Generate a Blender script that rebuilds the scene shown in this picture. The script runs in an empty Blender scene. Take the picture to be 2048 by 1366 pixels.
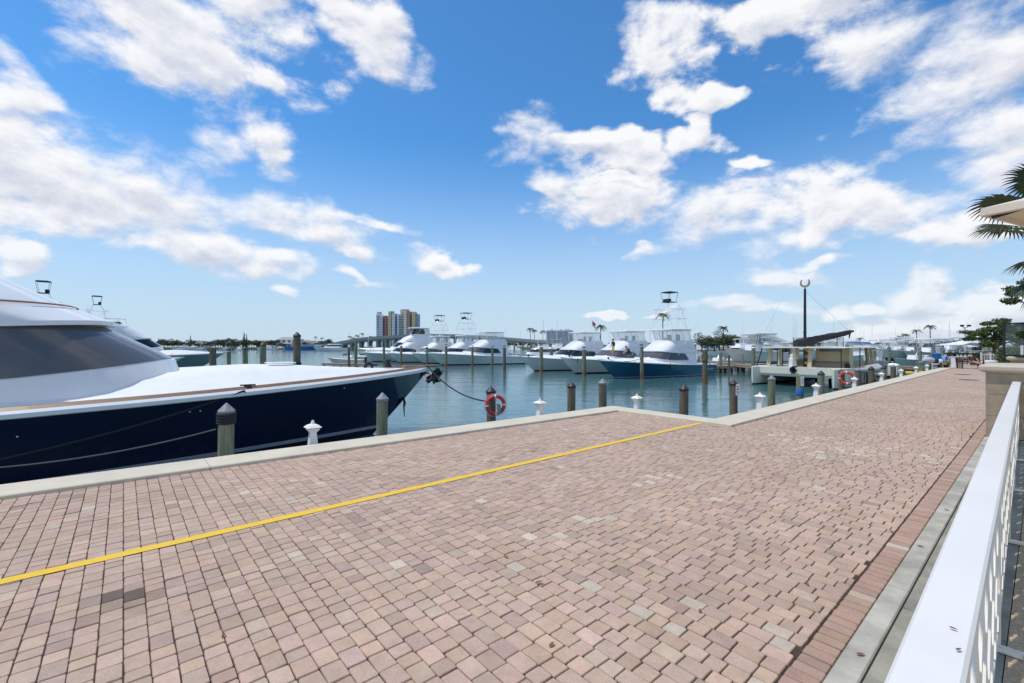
import bpy, math, random
from mathutils import Vector, Matrix, noise
random.seed(7)
SC = bpy.context.scene
COL = SC.collection
PI = math.pi
R = math.radians
# ---- survey of the place: camera at the origin 1.9 m above the promenade, looking along +Y
F, CX, HY, CH, WZ = 910.0, 1024.0, 690.0, 1.9, -1.2
D1 = Vector((.7605, .6493, 0)); D2 = Vector((-.6493, .7605, 0))
ANG1 = math.atan2(D1.y, D1.x)
def G(px, py, z=0.0):
    Y = F*(CH-z)/(py-HY); return Vector(((px-CX)/F*Y, Y, z))
def AT(px, Y, z=0.0): return Vector(((px-CX)/F*Y, Y, z))
def ZZ(py, Y): return CH-(py-HY)/F*Y
def UV(u, v, z=0.0): return D1*u + D2*v + Vector((0, 0, z))
# ------------------------------------------------------------------ mesh builder
class MB:
    def __init__(s): s.v = []; s.f = []; s.m = []; s.s = []
    def add(s, vs, fs, mat=0, smooth=False):
        o = len(s.v); s.v += [tuple(p) for p in vs]
        for f in fs: s.f.append(tuple(o+i for i in f)); s.m.append(mat); s.s.append(smooth)
    def box(s, c, d, rz=0.0, mat=0, taper=1.0):
        hx, hy, hz = d[0]/2, d[1]/2, d[2]/2; co, si = math.cos(rz), math.sin(rz); vs = []
        for z, t in ((-hz, 1), (hz, taper)):
            for x, y in ((-hx, -hy), (hx, -hy), (hx, hy), (-hx, hy)):
                x2, y2 = x*t, y*t
                vs.append((c[0]+x2*co-y2*si, c[1]+x2*si+y2*co, c[2]+z))
        s.add(vs, [(3, 2, 1, 0), (4, 5, 6, 7), (0, 1, 5, 4), (1, 2, 6, 5), (2, 3, 7, 6), (3, 0, 4, 7)], mat)
    def rbox(s, c, d, b, rz=0.0, mat=0):      # box with chamfered edges
        hx, hy, hz = d[0]/2, d[1]/2, d[2]/2; co, si = math.cos(rz), math.sin(rz)
        rings = []
        for z, i in ((-hz, b), (-hz+b, 0), (hz-b, 0), (hz, b)):
            q = []
            for sx, sy in ((-1, -1), (1, -1), (1, 1), (-1, 1)):
                for ax, ay in (((b, 0), (0, b)) if sx*sy < 0 else ((0, b), (b, 0))):
                    x = sx*(hx-i-ax); y = sy*(hy-i-ay); q.append((c[0]+x*co-y*si, c[1]+x*si+y*co, c[2]+z))
            rings.append(q)
        s.loft(rings, closed=True, caps=True, mat=mat)
    def beam(s, a, b, w, h, mat=0, up=(0, 0, 1)):
        a = Vector(a); b = Vector(b); d = (b-a).normalized(); u = Vector(up)
        if abs(d.dot(u)) > .98: u = Vector((1, 0, 0))
        sd = d.cross(u).normalized(); u = sd.cross(d).normalized(); vs = []
        for p in (a, b):
            for i, j in ((-1, -1), (1, -1), (1, 1), (-1, 1)): vs.append(p+sd*(i*w/2)+u*(j*h/2))
        s.add(vs, [(3, 2, 1, 0), (4, 5, 6, 7), (0, 1, 5, 4), (1, 2, 6, 5), (2, 3, 7, 6), (3, 0, 4, 7)], mat)
    def tube(s, pts, r, n=8, mat=0, caps=True):
        pts = [Vector(p) for p in pts]; rs = r if isinstance(r, (list, tuple)) else [r]*len(pts)
        rings = []; u = None
        for i, p in enumerate(pts):
            d = (pts[min(i+1, len(pts)-1)]-pts[max(i-1, 0)]).normalized()
            if u is None:
                u = d.cross(Vector((0, 0, 1)))
                if u.length < .05: u = d.cross(Vector((1, 0, 0)))
            u = (u-d*u.dot(d)).normalized(); w = d.cross(u)
            rings.append([p+(u*math.cos(2*PI*k/n)+w*math.sin(2*PI*k/n))*rs[i] for k in range(n)])
        s.loft(rings, closed=True, caps=caps, mat=mat, smooth=True)
    def loft(s, rings, closed=False, caps=False, mat=0, smooth=False):
        n = len(rings[0]); vs = [p for r in rings for p in r]; fs = []
        for i in range(len(rings)-1):
            for k in range(n if closed else n-1):
                a = i*n+k; b = i*n+(k+1) % n; fs.append((a, b, b+n, a+n))
        s.add(vs, fs, mat, smooth)
        if caps:
            s.add(rings[0], [tuple(reversed(range(n)))], mat); s.add(rings[-1], [tuple(range(n))], mat)
    def lathe(s, prof, c=(0, 0, 0), n=16, mat=0, smooth=True, rot=0.0):
        rings = [[(c[0]+r*math.cos(2*PI*k/n+rot), c[1]+r*math.sin(2*PI*k/n+rot), c[2]+z) for k in range(n)] for r, z in prof]
        s.loft(rings, closed=True, caps=True, mat=mat, smooth=smooth)
    def prism(s, poly, z0, z1, mat=0):
        n = len(poly); s.loft([[(p[0], p[1], z0) for p in poly], [(p[0], p[1], z1) for p in poly]], closed=True, caps=True, mat=mat)
    def ball(s, c, r, n=10, mat=0, sc=(1, 1, 1)):
        rings = []
        for i in range(n//2+1):
            t = -PI/2+PI*i/(n//2); rr = max(.02*r, r*math.cos(t))
            rings.append([(c[0]+sc[0]*rr*math.cos(2*PI*k/n), c[1]+sc[1]*rr*math.sin(2*PI*k/n), c[2]+sc[2]*r*math.sin(t)) for k in range(n)])
        s.loft(rings, closed=True, caps=True, mat=mat, smooth=True)
    def torus(s, c, r, rr, axis='y', n=28, m=10, mat=0, a0=0.0, a1=2*PI):
        pts = []
        full = abs(a1-a0-2*PI) < 1e-4
        cnt = n if full else n+1
        rings = []
        for i in range(cnt):
            t = a0+(a1-a0)*i/n; q = []
            for k in range(m):
                p = 2*PI*k/m; rad = r+rr*math.cos(p); h = rr*math.sin(p)
                x, z, y = rad*math.cos(t), rad*math.sin(t), h
                q.append((c[0]+x, c[1]+y, c[2]+z) if axis == 'y' else (c[0]+x, c[1]+z, c[2]+y))
            rings.append(q)
        if full: rings.append(rings[0])
        s.loft(rings, closed=True, caps=not full, mat=mat, smooth=True)
    def leaves(s, blobs, n, size, mats=(0,), up=.3):
        # many small leaf faces through the volume of a set of ellipsoids (c, (rx,ry,rz))
        tot = sum(b[1][0]*b[1][1]*b[1][2] for b in blobs)
        for c, r in blobs:
            for _ in range(max(4, int(n*r[0]*r[1]*r[2]/tot))):
                d = Vector((random.gauss(0, 1), random.gauss(0, 1), random.gauss(0, 1))).normalized()*(random.random()**.4)
                p = Vector((c[0]+d.x*r[0], c[1]+d.y*r[1], c[2]+d.z*r[2]))
                nn = (d*.6+Vector((random.uniform(-1, 1), random.uniform(-1, 1), random.uniform(-1, 1)+up))).normalized()
                t = nn.cross(Vector((random.random()-.5, random.random()-.5, random.random()-.5))).normalized(); b = nn.cross(t)
                l = size*random.uniform(.6, 1.3); w = l*.5
                s.add([p-t*l/2, p+b*w/2, p+t*l/2, p-b*w/2], [(0, 1, 2, 3)], random.choice(mats))
    def build(s, name, mats, parent=None, loc=None, rz=None, bevel=0.0, auto=False):
        me = bpy.data.meshes.new(name); me.from_pydata(s.v, [], s.f)
        if not isinstance(mats, (list, tuple)): mats = [mats]
        for m in mats: me.materials.append(m)
        me.polygons.foreach_set('material_index', s.m); me.polygons.foreach_set('use_smooth', s.s); me.update()
        if any(s.s): me.set_sharp_from_angle(angle=R(38))
        o = bpy.data.objects.new(name, me); COL.objects.link(o)
        if parent: o.parent = parent
        if loc is not None: o.location = loc
        if rz is not None: o.rotation_euler = (0, 0, rz)
        if bevel:
            b = o.modifiers.new('bevel', 'BEVEL'); b.width = bevel; b.segments = 2; b.limit_method = 'ANGLE'; b.angle_limit = R(40)
        return o
def tag(o, label=None, cat=None, group=None, kind=None):
    if label: o['label'] = label
    if cat: o['category'] = cat
    if group: o['group'] = group
    if kind: o['kind'] = kind
    return o
def empty(name, label, cat, loc, rz=0.0, group=None):
    o = bpy.data.objects.new(name, None); COL.objects.link(o); o.location = loc; o.rotation_euler = (0, 0, rz); o.empty_display_size = .3
    return tag(o, label, cat, group)
def copy_tree(o, parent=None):
    c = o.copy(); COL.objects.link(c)
    if parent: c.parent = parent
    for ch in [q for q in KIDS.get(o.name, [])]: copy_tree(ch, c)
    return c
KIDS = {}
def index_kids():
    KIDS.clear()
    for o in bpy.data.objects:
        if o.parent: KIDS.setdefault(o.parent.name, []).append(o)
# ------------------------------------------------------------------ materials
M = {}
def nt(m): return m.node_tree.nodes, m.node_tree.links
def mat(name, col, rough=.5, metal=0.0, var=0.0, scale=4.0, bump=0.0, bscale=None, coat=0.0, stretch=(1, 1, 1), col2=None, spec=.5, detail=6, trans=0.0):
    m = bpy.data.materials.new(name); m.use_nodes = True; N, L = nt(m); b = N['Principled BSDF']
    b.inputs['Base Color'].default_value = (*col, 1); b.inputs['Roughness'].default_value = rough; b.inputs['Metallic'].default_value = metal
    b.inputs['Coat Weight'].default_value = coat; b.inputs['Coat Roughness'].default_value = .05; b.inputs['Specular IOR Level'].default_value = spec
    if trans: b.inputs['Transmission Weight'].default_value = trans
    if var or bump or col2:
        tc = N.new('ShaderNodeTexCoord'); mp = N.new('ShaderNodeMapping'); mp.inputs['Scale'].default_value = stretch
        L.new(tc.outputs['Object'], mp.inputs['Vector'])
        no = N.new('ShaderNodeTexNoise'); no.inputs['Scale'].default_value = scale; no.inputs['Detail'].default_value = detail; no.inputs['Roughness'].default_value = .65
        L.new(mp.outputs[0], no.inputs['Vector'])
        if var or col2:
            cr = N.new('ShaderNodeValToRGB'); c2 = col2 or tuple(min(1, c*(1+var)) for c in col)
            c1 = col if col2 else tuple(c*(1-var) for c in col)
            cr.color_ramp.elements[0].position = .32; cr.color_ramp.elements[1].position = .7
            cr.color_ramp.elements[0].color = (*c1, 1); cr.color_ramp.elements[1].color = (*c2, 1)
            L.new(no.outputs['Fac'], cr.inputs[0]); L.new(cr.outputs[0], b.inputs['Base Color'])
        if bump:
            n2 = no
            if bscale:
                n2 = N.new('ShaderNodeTexNoise'); n2.inputs['Scale'].default_value = bscale; n2.inputs['Detail'].default_value = 4; L.new(mp.outputs[0], n2.inputs['Vector'])
            bp = N.new('ShaderNodeBump'); bp.inputs['Strength'].default_value = bump; bp.inputs['Distance'].default_value = .02
            L.new(n2.outputs['Fac'], bp.inputs['Height']); L.new(bp.outputs[0], b.inputs['Normal'])
    M[name] = m; return m
mat('gelcoat_white', (.80, .80, .79), .25, coat=.4, var=.04, scale=1.5)
mat('deck_white', (.82, .82, .80), .45, var=.05, scale=2.0, bump=.03, bscale=60)
mat('hull_aqua', (.66, .74, .72), .22, coat=.5, var=.05, scale=.6)
mat('hull_pale', (.72, .755, .73), .2, coat=.5, var=.06, scale=.5)
mat('hull_grey_green', (.25, .33, .33), .2, coat=.5, var=.06, scale=.5)
mat('hull_blue', (.018, .12, .21), .16, coat=.7, var=.10, scale=.5)
mat('hull_navy', (.010, .011, .046), .07, coat=1.0, var=.1, scale=.3)
mat('cabin_tan', (.52, .45, .29), .5, var=.06, scale=.8)
mat('hull_cream', (.72, .70, .585), .4, var=.05, scale=.8)
mat('hull_teal', (.56, .65, .64), .25, coat=.4, var=.05)
mat('antifoul', (.012, .014, .03), .5, var=.3, scale=3)
mat('stripe_grey', (.45, .47, .48), .35, var=.1)
mat('teak', (.23, .13, .07), .45, var=.25, scale=5, stretch=(1, 8, 8), bump=.05)
mat('glass_dark', (.012, .012, .014), .06, coat=.6, var=.3, scale=.5)
mat('glass_grey', (.095, .095, .10), .3, coat=.5, var=.15, scale=.35)
mat('alu', (.82, .83, .84), .3, .35)
mat('white_tube', (.78, .78, .78), .35)
mat('chrome', (.8, .8, .82), .12, 1.0)
mat('black_metal', (.012, .012, .014), .4, var=.2)
mat('black_canvas', (.028, .027, .032), .85, var=.3, scale=6, bump=.3, bscale=9)
mat('canvas_white', (.74, .74, .73), .8, var=.05, bump=.1, bscale=12)
mat('canvas_beige', (.68, .60, .49), .9, var=.08, scale=3, bump=.06, bscale=150)
mat('canvas_blue', (.03, .16, .42), .75, var=.15, bump=.2, bscale=8)
mat('rubber', (.02, .02, .02), .7, var=.2)
mat('rib_grey', (.42, .43, .43), .6, var=.08, bump=.05)
mat('rope_dark', (.018, .02, .025), .85, var=.3, scale=60, bump=.5)
mat('rope_grey', (.075, .08, .085), .85, var=.3, scale=60, bump=.5)
mat('rope_white', (.62, .6, .55), .85, var=.2, scale=60)
mat('ring_red', (.62, .03, .045), .45, var=.12, scale=6)
mat('ring_orange', (.66, .07, .03), .5, var=.12, scale=6)
mat('ring_white', (.78, .76, .72), .5)
mat('pedestal_white', (.80, .79, .75), .4, var=.05, scale=6, bump=.03)
mat('pedestal_buff', (.55, .36, .14), .4)
mat('pedestal_lens', (.35, .27, .15), .3)
mat('sign_white', (.74, .73, .72), .5, var=.04)
mat('sign_red', (.5, .05, .04), .5)
mat('sign_black', (.03, .03, .035), .5)
mat('cap_grey', (.22, .23, .25), .55, var=.25, scale=7, bump=.1)
mat('cap_black', (.022, .022, .026), .5, var=.3, scale=7, bump=.1)
mat('kerb_concrete', (.60, .535, .41), .8, var=.10, scale=1.3, bump=.10, bscale=90)
mat('ledge_concrete', (.27, .27, .27), .85, var=.28, scale=2.4, bump=.2, bscale=40)
mat('strip_concrete', (.28, .26, .205), .88, var=.35, scale=2.6, bump=.25, bscale=60)
mat('gutter_concrete', (.41, .38, .315), .85, var=.34, scale=2.2, bump=.2, bscale=70)
mat('stone', (.36, .295, .215), .85, var=.16, scale=5, bump=.25, bscale=45)
mat('stone_cap', (.52, .46, .36), .8, var=.10, scale=6, bump=.2, bscale=60)
mat('rail_white', (.76, .735, .69), .35, var=.04, scale=1.6, bump=.02, bscale=30)
mat('rail_bar', (.80, .77, .68), .45, var=.05, scale=1.6)
mat('timber', (.33, .27, .20), .85, var=.3, scale=3, stretch=(1, 6, 6), bump=.3)
mat('timber_dark', (.075, .05, .035), .8, var=.3, scale=4, bump=.2)
mat('bark', (.10, .075, .055), .9, var=.35, scale=6, bump=.5)
mat('leaf_a', (.045, .075, .018), .6, var=.4, scale=.8)
mat('leaf_b', (.075, .105, .025), .6, var=.4, scale=.8)
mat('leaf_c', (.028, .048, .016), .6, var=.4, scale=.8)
mat('leaf_olive', (.085, .088, .035), .65, var=.4, scale=.5)
mat('leaf_grey', (.075, .085, .06), .7, var=.3, scale=.5)
mat('palm_leaf', (.04, .06, .022), .5, var=.5, scale=2.5)
mat('hedge_leaf', (.06, .13, .02), .6, var=.4, scale=1)
mat('dry_leaf', (.24, .12, .05), .7, var=.3, scale=30)
mat('skin', (.45, .26, .18), .55, var=.08)
mat('hair', (.02, .014, .01), .7)
mat('cloth_navy', (.02, .03, .09), .85, var=.15)
mat('cloth_yellow', (.75, .66, .06), .85, var=.1)
mat('cloth_blue', (.14, .32, .68), .85, var=.12)
mat('cloth_khaki', (.36, .28, .15), .85, var=.12)
mat('cloth_white', (.76, .76, .75), .85, var=.06)
mat('cloth_dark', (.035, .035, .045), .85, var=.15)
mat('plaster_white', (.75, .74, .71), .7, var=.05)
mat('roof_grey', (.33, .32, .31), .8, var=.12)
mat('roof_tile', (.4, .17, .09), .8, var=.2)
mat('bridge_concrete', (.36, .38, .37), .8, var=.1, scale=.05)
mat('shore_soil', (.16, .15, .11), .9, var=.25, scale=.05)
mat('yellow_paint', (.80, .50, .02), .55, var=.05, scale=14)
mat('yellow_plastic', (.68, .46, .03), .4, var=.1)
mat('plastic_green', (.28, .6, .06), .5)
mat('wood_red', (.12, .035, .02), .6, var=.3)
mat('bldg_yellow', (.76, .62, .32), .7, var=.05, scale=.1)
mat('bldg_orange', (.56, .29, .18), .7, var=.08, scale=.1)
mat('bldg_red', (.45, .17, .13), .7, var=.08, scale=.1)
mat('bldg_blue', (.34, .42, .58), .6, var=.08, scale=.1)
mat('bldg_white', (.82, .83, .84), .7, var=.04, scale=.1)
mat('bldg_glass', (.13, .21, .25), .25, var=.4, scale=.2)
mat('bldg_dark', (.14, .155, .19), .4, var=.3, scale=.2)
mat('lift_blue', (.05, .15, .38), .5)
def mat_clear(name, col, a):
    m = bpy.data.materials.new(name); m.use_nodes = True; N, L = nt(m); b = N['Principled BSDF']
    b.inputs['Base Color'].default_value = (*col, 1); b.inputs['Roughness'].default_value = .12; b.inputs['Alpha'].default_value = a
    M[name] = m
mat_clear('clear_vinyl', (.82, .84, .85), .26)
mat_clear('tinted_vinyl', (.10, .12, .13), .72)
mat_clear('pane', (.6, .75, .72), .07)
# pavers: a colour of its own on every block, fine grain and stains
def paver_mat():
    m = bpy.data.materials.new('paver'); m.use_nodes = True; N, L = nt(m); b = N['Principled BSDF']; b.inputs['Roughness'].default_value = .85
    at = N.new('ShaderNodeAttribute'); at.attribute_name = 'brick'
    tc = N.new('ShaderNodeTexCoord')
    g = N.new('ShaderNodeTexNoise'); g.inputs['Scale'].default_value = 190; g.inputs['Detail'].default_value = 3; L.new(tc.outputs['Object'], g.inputs['Vector'])
    w = N.new('ShaderNodeTexNoise'); w.inputs['Scale'].default_value = 9; w.inputs['Detail'].default_value = 6; w.inputs['Roughness'].default_value = .7; L.new(tc.outputs['Object'], w.inputs['Vector'])
    r1 = N.new('ShaderNodeMapRange'); r1.inputs[1].default_value = .25; r1.inputs[2].default_value = .75; r1.inputs[3].default_value = .74; r1.inputs[4].default_value = 1.24; L.new(g.outputs['Fac'], r1.inputs[0])
    r2 = N.new('ShaderNodeMapRange'); r2.inputs[1].default_value = .3; r2.inputs[2].default_value = .7; r2.inputs[3].default_value = .86; r2.inputs[4].default_value = 1.1; L.new(w.outputs['Fac'], r2.inputs[0])
    mu = N.new('ShaderNodeMath'); mu.operation = 'MULTIPLY'; L.new(r1.outputs[0], mu.inputs[0]); L.new(r2.outputs[0], mu.inputs[1])
    mx = N.new('ShaderNodeMix'); mx.data_type = 'RGBA'; mx.blend_type = 'MULTIPLY'; mx.inputs['Factor'].default_value = 1
    L.new(at.outputs['Color'], mx.inputs['A']); L.new(mu.outputs[0], mx.inputs['B']); L.new(mx.outputs['Result'], b.inputs['Base Color'])
    ad = N.new('ShaderNodeMath'); ad.operation = 'ADD'; L.new(g.outputs['Fac'], ad.inputs[0]); L.new(w.outputs['Fac'], ad.inputs[1])
    bp = N.new('ShaderNodeBump'); bp.inputs['Strength'].default_value = .35; bp.inputs['Distance'].default_value = .004; L.new(ad.outputs[0], bp.inputs['Height']); L.new(bp.outputs[0], b.inputs['Normal'])
    M['paver'] = m
paver_mat()
mat('joint_sand', (.06, .038, .027), .95, var=.4, scale=30)
mat('terrace', (.50, .39, .26), .9, var=.35, scale=60, bump=.6, bscale=90)
# weathered pile: streaky grey-green wood, brown where the tide wets it
def pile_mat(name, green):
    m = bpy.data.materials.new(name); m.use_nodes = True; N, L = nt(m); b = N['Principled BSDF']; b.inputs['Roughness'].default_value = .85
    tc = N.new('ShaderNodeTexCoord'); ge = N.new('ShaderNodeNewGeometry')
    mp = N.new('ShaderNodeMapping'); mp.inputs['Scale'].default_value = (14, 14, .9); L.new(ge.outputs['Position'], mp.inputs['Vector'])
    no = N.new('ShaderNodeTexNoise'); no.inputs['Scale'].default_value = 1.6; no.inputs['Detail'].default_value = 7; no.inputs['Roughness'].default_value = .7; L.new(mp.outputs[0], no.inputs['Vector'])
    cr = N.new('ShaderNodeValToRGB'); e = cr.color_ramp.elements
    e[0].position = .3; e[1].position = .72
    if green: e[0].color = (.075, .085, .045, 1); e[1].color = (.33, .34, .23, 1)
    else: e[0].color = (.055, .045, .03, 1); e[1].color = (.25, .21, .14, 1)
    L.new(no.outputs['Fac'], cr.inputs[0])
    sx = N.new('ShaderNodeSeparateXYZ'); L.new(ge.outputs['Position'], sx.inputs[0])
    n2 = N.new('ShaderNodeTexNoise'); n2.inputs['Scale'].default_value = 3; L.new(mp.outputs[0], n2.inputs['Vector'])
    ad = N.new('ShaderNodeMath'); ad.operation = 'MULTIPLY_ADD'; ad.inputs[1].default_value = .5; L.new(n2.outputs['Fac'], ad.inputs[0]); L.new(sx.outputs['Z'], ad.inputs[2])
    rg = N.new('ShaderNodeMapRange'); rg.inputs[1].default_value = -.55; rg.inputs[2].default_value = -.05; rg.inputs[3].default_value = .8; rg.inputs[4].default_value = 0; L.new(ad.outputs[0], rg.inputs[0])
    mx = N.new('ShaderNodeMix'); mx.data_type = 'RGBA'; mx.inputs['B'].default_value = (.22, .095, .028, 1); L.new(rg.outputs[0], mx.inputs['Factor']); L.new(cr.outputs[0], mx.inputs['A']); L.new(mx.outputs['Result'], b.inputs['Base Color'])
    bp = N.new('ShaderNodeBump'); bp.inputs['Strength'].default_value = .5; bp.inputs['Distance'].default_value = .02; L.new(no.outputs['Fac'], bp.inputs['Height']); L.new(bp.outputs[0], b.inputs['Normal'])
    M[name] = m
pile_mat('pile_green', True); pile_mat('pile_brown', False)
def water_mat():
    m = bpy.data.materials.new('water'); m.use_nodes = True; N, L = nt(m); b = N['Principled BSDF']
    b.inputs['Base Color'].default_value = (.06, .145, .15, 1); b.inputs['Roughness'].default_value = .05; b.inputs['IOR'].default_value = 1.33
    ge = N.new('ShaderNodeNewGeometry')
    hs = []
    for sc, st, dist, det, rz in (((.16, .5, 1), 1, .10, 3, .3), ((.7, 2.2, 1), 1, .040, 4, .1), ((2.4, 6.5, 1), 1, .021, 3, -.2)):
        mp = N.new('ShaderNodeMapping'); mp.inputs['Scale'].default_value = sc; mp.inputs['Rotation'].default_value = (0, 0, rz); L.new(ge.outputs['Position'], mp.inputs['Vector'])
        no = N.new('ShaderNodeTexNoise'); no.inputs['Scale'].default_value = 1; no.inputs['Detail'].default_value = det; no.inputs['Distortion'].default_value = .4; L.new(mp.outputs[0], no.inputs['Vector'])
        mu = N.new('ShaderNodeMath'); mu.operation = 'MULTIPLY'; mu.inputs[1].default_value = dist; L.new(no.outputs['Fac'], mu.inputs[0]); hs.append(mu)
    a1 = N.new('ShaderNodeMath'); L.new(hs[0].outputs[0], a1.inputs[0]); L.new(hs[1].outputs[0], a1.inputs[1])
    a2 = N.new('ShaderNodeMath'); L.new(a1.outputs[0], a2.inputs[0]); L.new(hs[2].outputs[0], a2.inputs[1])
    bp = N.new('ShaderNodeBump'); bp.inputs['Strength'].default_value = .42; bp.inputs['Distance'].default_value = 1.0; L.new(a2.outputs[0], bp.inputs['Height']); L.new(bp.outputs[0], b.inputs['Normal'])
    M['water'] = m
water_mat()
# ------------------------------------------------------------------ camera, sun, sky
cam = bpy.data.cameras.new('camera'); co = bpy.data.objects.new('camera', cam); COL.objects.link(co)
cam.sensor_width = 36; cam.lens = 36*F/2048; cam.shift_y = (HY-683)/2048; cam.clip_end = 9000; cam.clip_start = .05
co.location = (0, 0, CH); co.rotation_euler = (PI/2, 0, 0); SC.camera = co
SUN = Vector((-.50, -.05, 1.2)).normalized()
sl = bpy.data.lights.new('sun', 'SUN'); so = bpy.data.objects.new('sun', sl); COL.objects.link(so)
sl.energy = 2.5; sl.angle = R(2.0); sl.color = (1, .94, .85); so.rotation_euler = SUN.to_track_quat('Z', 'Y').to_euler(); so.location = (0, 0, 60)
CLOUDS = [  # px, py, rx, ry, tilt of each cloud bank on the sky (degrees, clockwise seen from the promenade)
 (390,85,230,130,0),(300,25,170,70,0),(520,55,130,80,0),(550,165,60,36,0),(745,40,100,62,25),(12,155,60,46,0),
 (40,300,190,95,20),(140,350,170,80,0),(250,375,290,95,10),(520,425,260,48,9),(730,458,110,16,8),(100,430,190,60,0),(420,270,80,42,0),(535,290,62,62,0),
 (430,492,110,42,10),(545,525,80,24,0),(712,508,46,18,10),(880,525,64,24,10),(740,558,55,11,8),(556,582,32,16,15),(30,520,60,45,0),
 (1330,100,80,100,0),(1360,200,70,50,25),(1430,205,46,34,0),(1398,262,26,34,0),
 (1130,292,130,28,6),(1062,262,58,40,0),(1255,312,105,36,0),(1372,290,55,24,0),
 (1105,368,80,26,15),(1250,408,190,60,12),(1460,428,230,76,3),(1690,425,230,72,0),(1900,460,170,50,6),(1465,326,46,16,0),
 (1590,15,200,60,0),(1750,85,190,95,15),(1915,120,200,160,20),(2000,270,105,105,0),
 (1280,513,54,12,4),(1560,550,95,26,8),(1630,524,85,11,5),(1470,612,120,15,-4),
 (1850,590,58,46,0),(1990,612,110,44,0),(1690,612,48,18,0),(1760,606,34,18,0),(1880,655,260,22,0),
 (1200,641,46,7,0),(1290,630,36,7,-15),(1240,355,60,12,8),
]
def sky():
    w = bpy.data.worlds.new('World'); SC.world = w; w.use_nodes = True; N = w.node_tree.nodes; L = w.node_tree.links
    bg = N['Background']; bg.inputs['Strength'].default_value = .1
    g = bpy.data.node_groups.new('cloud_density', 'ShaderNodeTree')
    g.interface.new_socket('Dir', in_out='INPUT', socket_type='NodeSocketVector'); g.interface.new_socket('Density', in_out='OUTPUT', socket_type='NodeSocketFloat'); g.interface.new_socket('Noise', in_out='OUTPUT', socket_type='NodeSocketFloat')
    n = g.nodes; l = g.links; gi = n.new('NodeGroupInput'); go = n.new('NodeGroupOutput')
    def ma(op, a, b=None, c=None):
        q = n.new('ShaderNodeMath'); q.operation = op
        for i, x in enumerate((a, b, c)):
            if x is None: continue
            if isinstance(x, (int, float)): q.inputs[i].default_value = x
            else: l.new(x, q.inputs[i])
        return q.outputs[0]
    nv = n.new('ShaderNodeVectorMath'); nv.operation = 'NORMALIZE'; l.new(gi.outputs[0], nv.inputs[0])
    sp = n.new('ShaderNodeSeparateXYZ'); l.new(nv.outputs[0], sp.inputs[0])
    az = ma('ARCTAN2', sp.outputs[0], sp.outputs[1]); el = ma('ARCSINE', sp.outputs[2])
    mp = n.new('ShaderNodeMapping'); mp.inputs['Scale'].default_value = (1, 1, 1.7); l.new(nv.outputs[0], mp.inputs['Vector'])
    wn = n.new('ShaderNodeTexNoise'); wn.inputs['Scale'].default_value = 6; wn.inputs['Detail'].default_value = 3; l.new(mp.outputs[0], wn.inputs['Vector'])
    cv = n.new('ShaderNodeCombineXYZ'); l.new(az, cv.inputs[0]); l.new(el, cv.inputs[1])
    sb = n.new('ShaderNodeVectorMath'); sb.operation = 'SUBTRACT'; sb.inputs[1].default_value = (.5, .5, .5); l.new(wn.outputs['Color'], sb.inputs[0])
    ml = n.new('ShaderNodeVectorMath'); ml.operation = 'MULTIPLY'; ml.inputs[1].default_value = (.17, .13, 0); l.new(sb.outputs[0], ml.inputs[0])
    ad = n.new('ShaderNodeVectorMath'); l.new(cv.outputs[0], ad.inputs[0]); l.new(ml.outputs[0], ad.inputs[1])
    def ae(px, py):
        a = (px-CX)/F; b = (HY-py)/F; return math.atan(a), math.atan(b/math.sqrt(1+a*a))
    blobs = []
    for px, py, rx, ry, t in CLOUDS:
        c = ae(px, py); ca = ae(px+rx, py); cb = ae(px, py-ry); blobs.append((c[0], c[1], abs(ca[0]-c[0]), abs(cb[1]-c[1]), -R(t) if abs(t) > 6 else 0))
    rnd = random.Random(3)
    for i in range(16):
        blobs.append((rnd.choice((-1, 1))*rnd.uniform(1.1, 3.1), rnd.uniform(.15, 1.2), rnd.uniform(.25, .5), rnd.uniform(.07, .16), 0))
    acc = None; cur = ad.outputs[0]; done = []
    for a, e, ra, re, t in blobs:
        q = n.new('ShaderNodeVectorMath' if t == 0 else 'ShaderNodeMapping')
        if t == 0: q.operation = 'MULTIPLY_ADD'; q.inputs[1].default_value = (1/ra, 1/re, 0); q.inputs[2].default_value = (-a/ra, -e/re, 0)
        else: q.vector_type = 'TEXTURE'; q.inputs['Location'].default_value = (a, e, 0); q.inputs['Rotation'].default_value = (0, 0, t); q.inputs['Scale'].default_value = (ra, re, 1)
        if acc is not None and len(done) % 8 == 0:   # evaluated a few at a time
            ch = n.new('ShaderNodeVectorMath'); ch.operation = 'MULTIPLY_ADD'; ch.inputs[1].default_value = (1e-7, 1e-7, 1e-7); l.new(acc, ch.inputs[0]); l.new(ad.outputs[0], ch.inputs[2]); cur = ch.outputs[0]
        src = cur; done.append(1)
        l.new(src, q.inputs[0]); ln = n.new('ShaderNodeVectorMath'); ln.operation = 'LENGTH'; l.new(q.outputs[0], ln.inputs[0])
        if acc is None: acc = ln.outputs['Value']
        else:
            sm = n.new('ShaderNodeMath'); sm.operation = 'SMOOTH_MIN'; sm.inputs[2].default_value = .25; l.new(acc, sm.inputs[0]); l.new(ln.outputs['Value'], sm.inputs[1]); acc = sm.outputs[0]
    no = n.new('ShaderNodeTexNoise'); no.inputs['Scale'].default_value = 9; no.inputs['Detail'].default_value = 7; no.inputs['Roughness'].default_value = .63; no.inputs['Distortion'].default_value = .15; l.new(mp.outputs[0], no.inputs['Vector'])
    vo = n.new('ShaderNodeTexVoronoi'); vo.feature = 'F1'; vo.inputs['Scale'].default_value = 13; vo.inputs['Detail'].default_value = 1.0; vo.inputs['Roughness'].default_value = .55; vo.normalize = True
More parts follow.
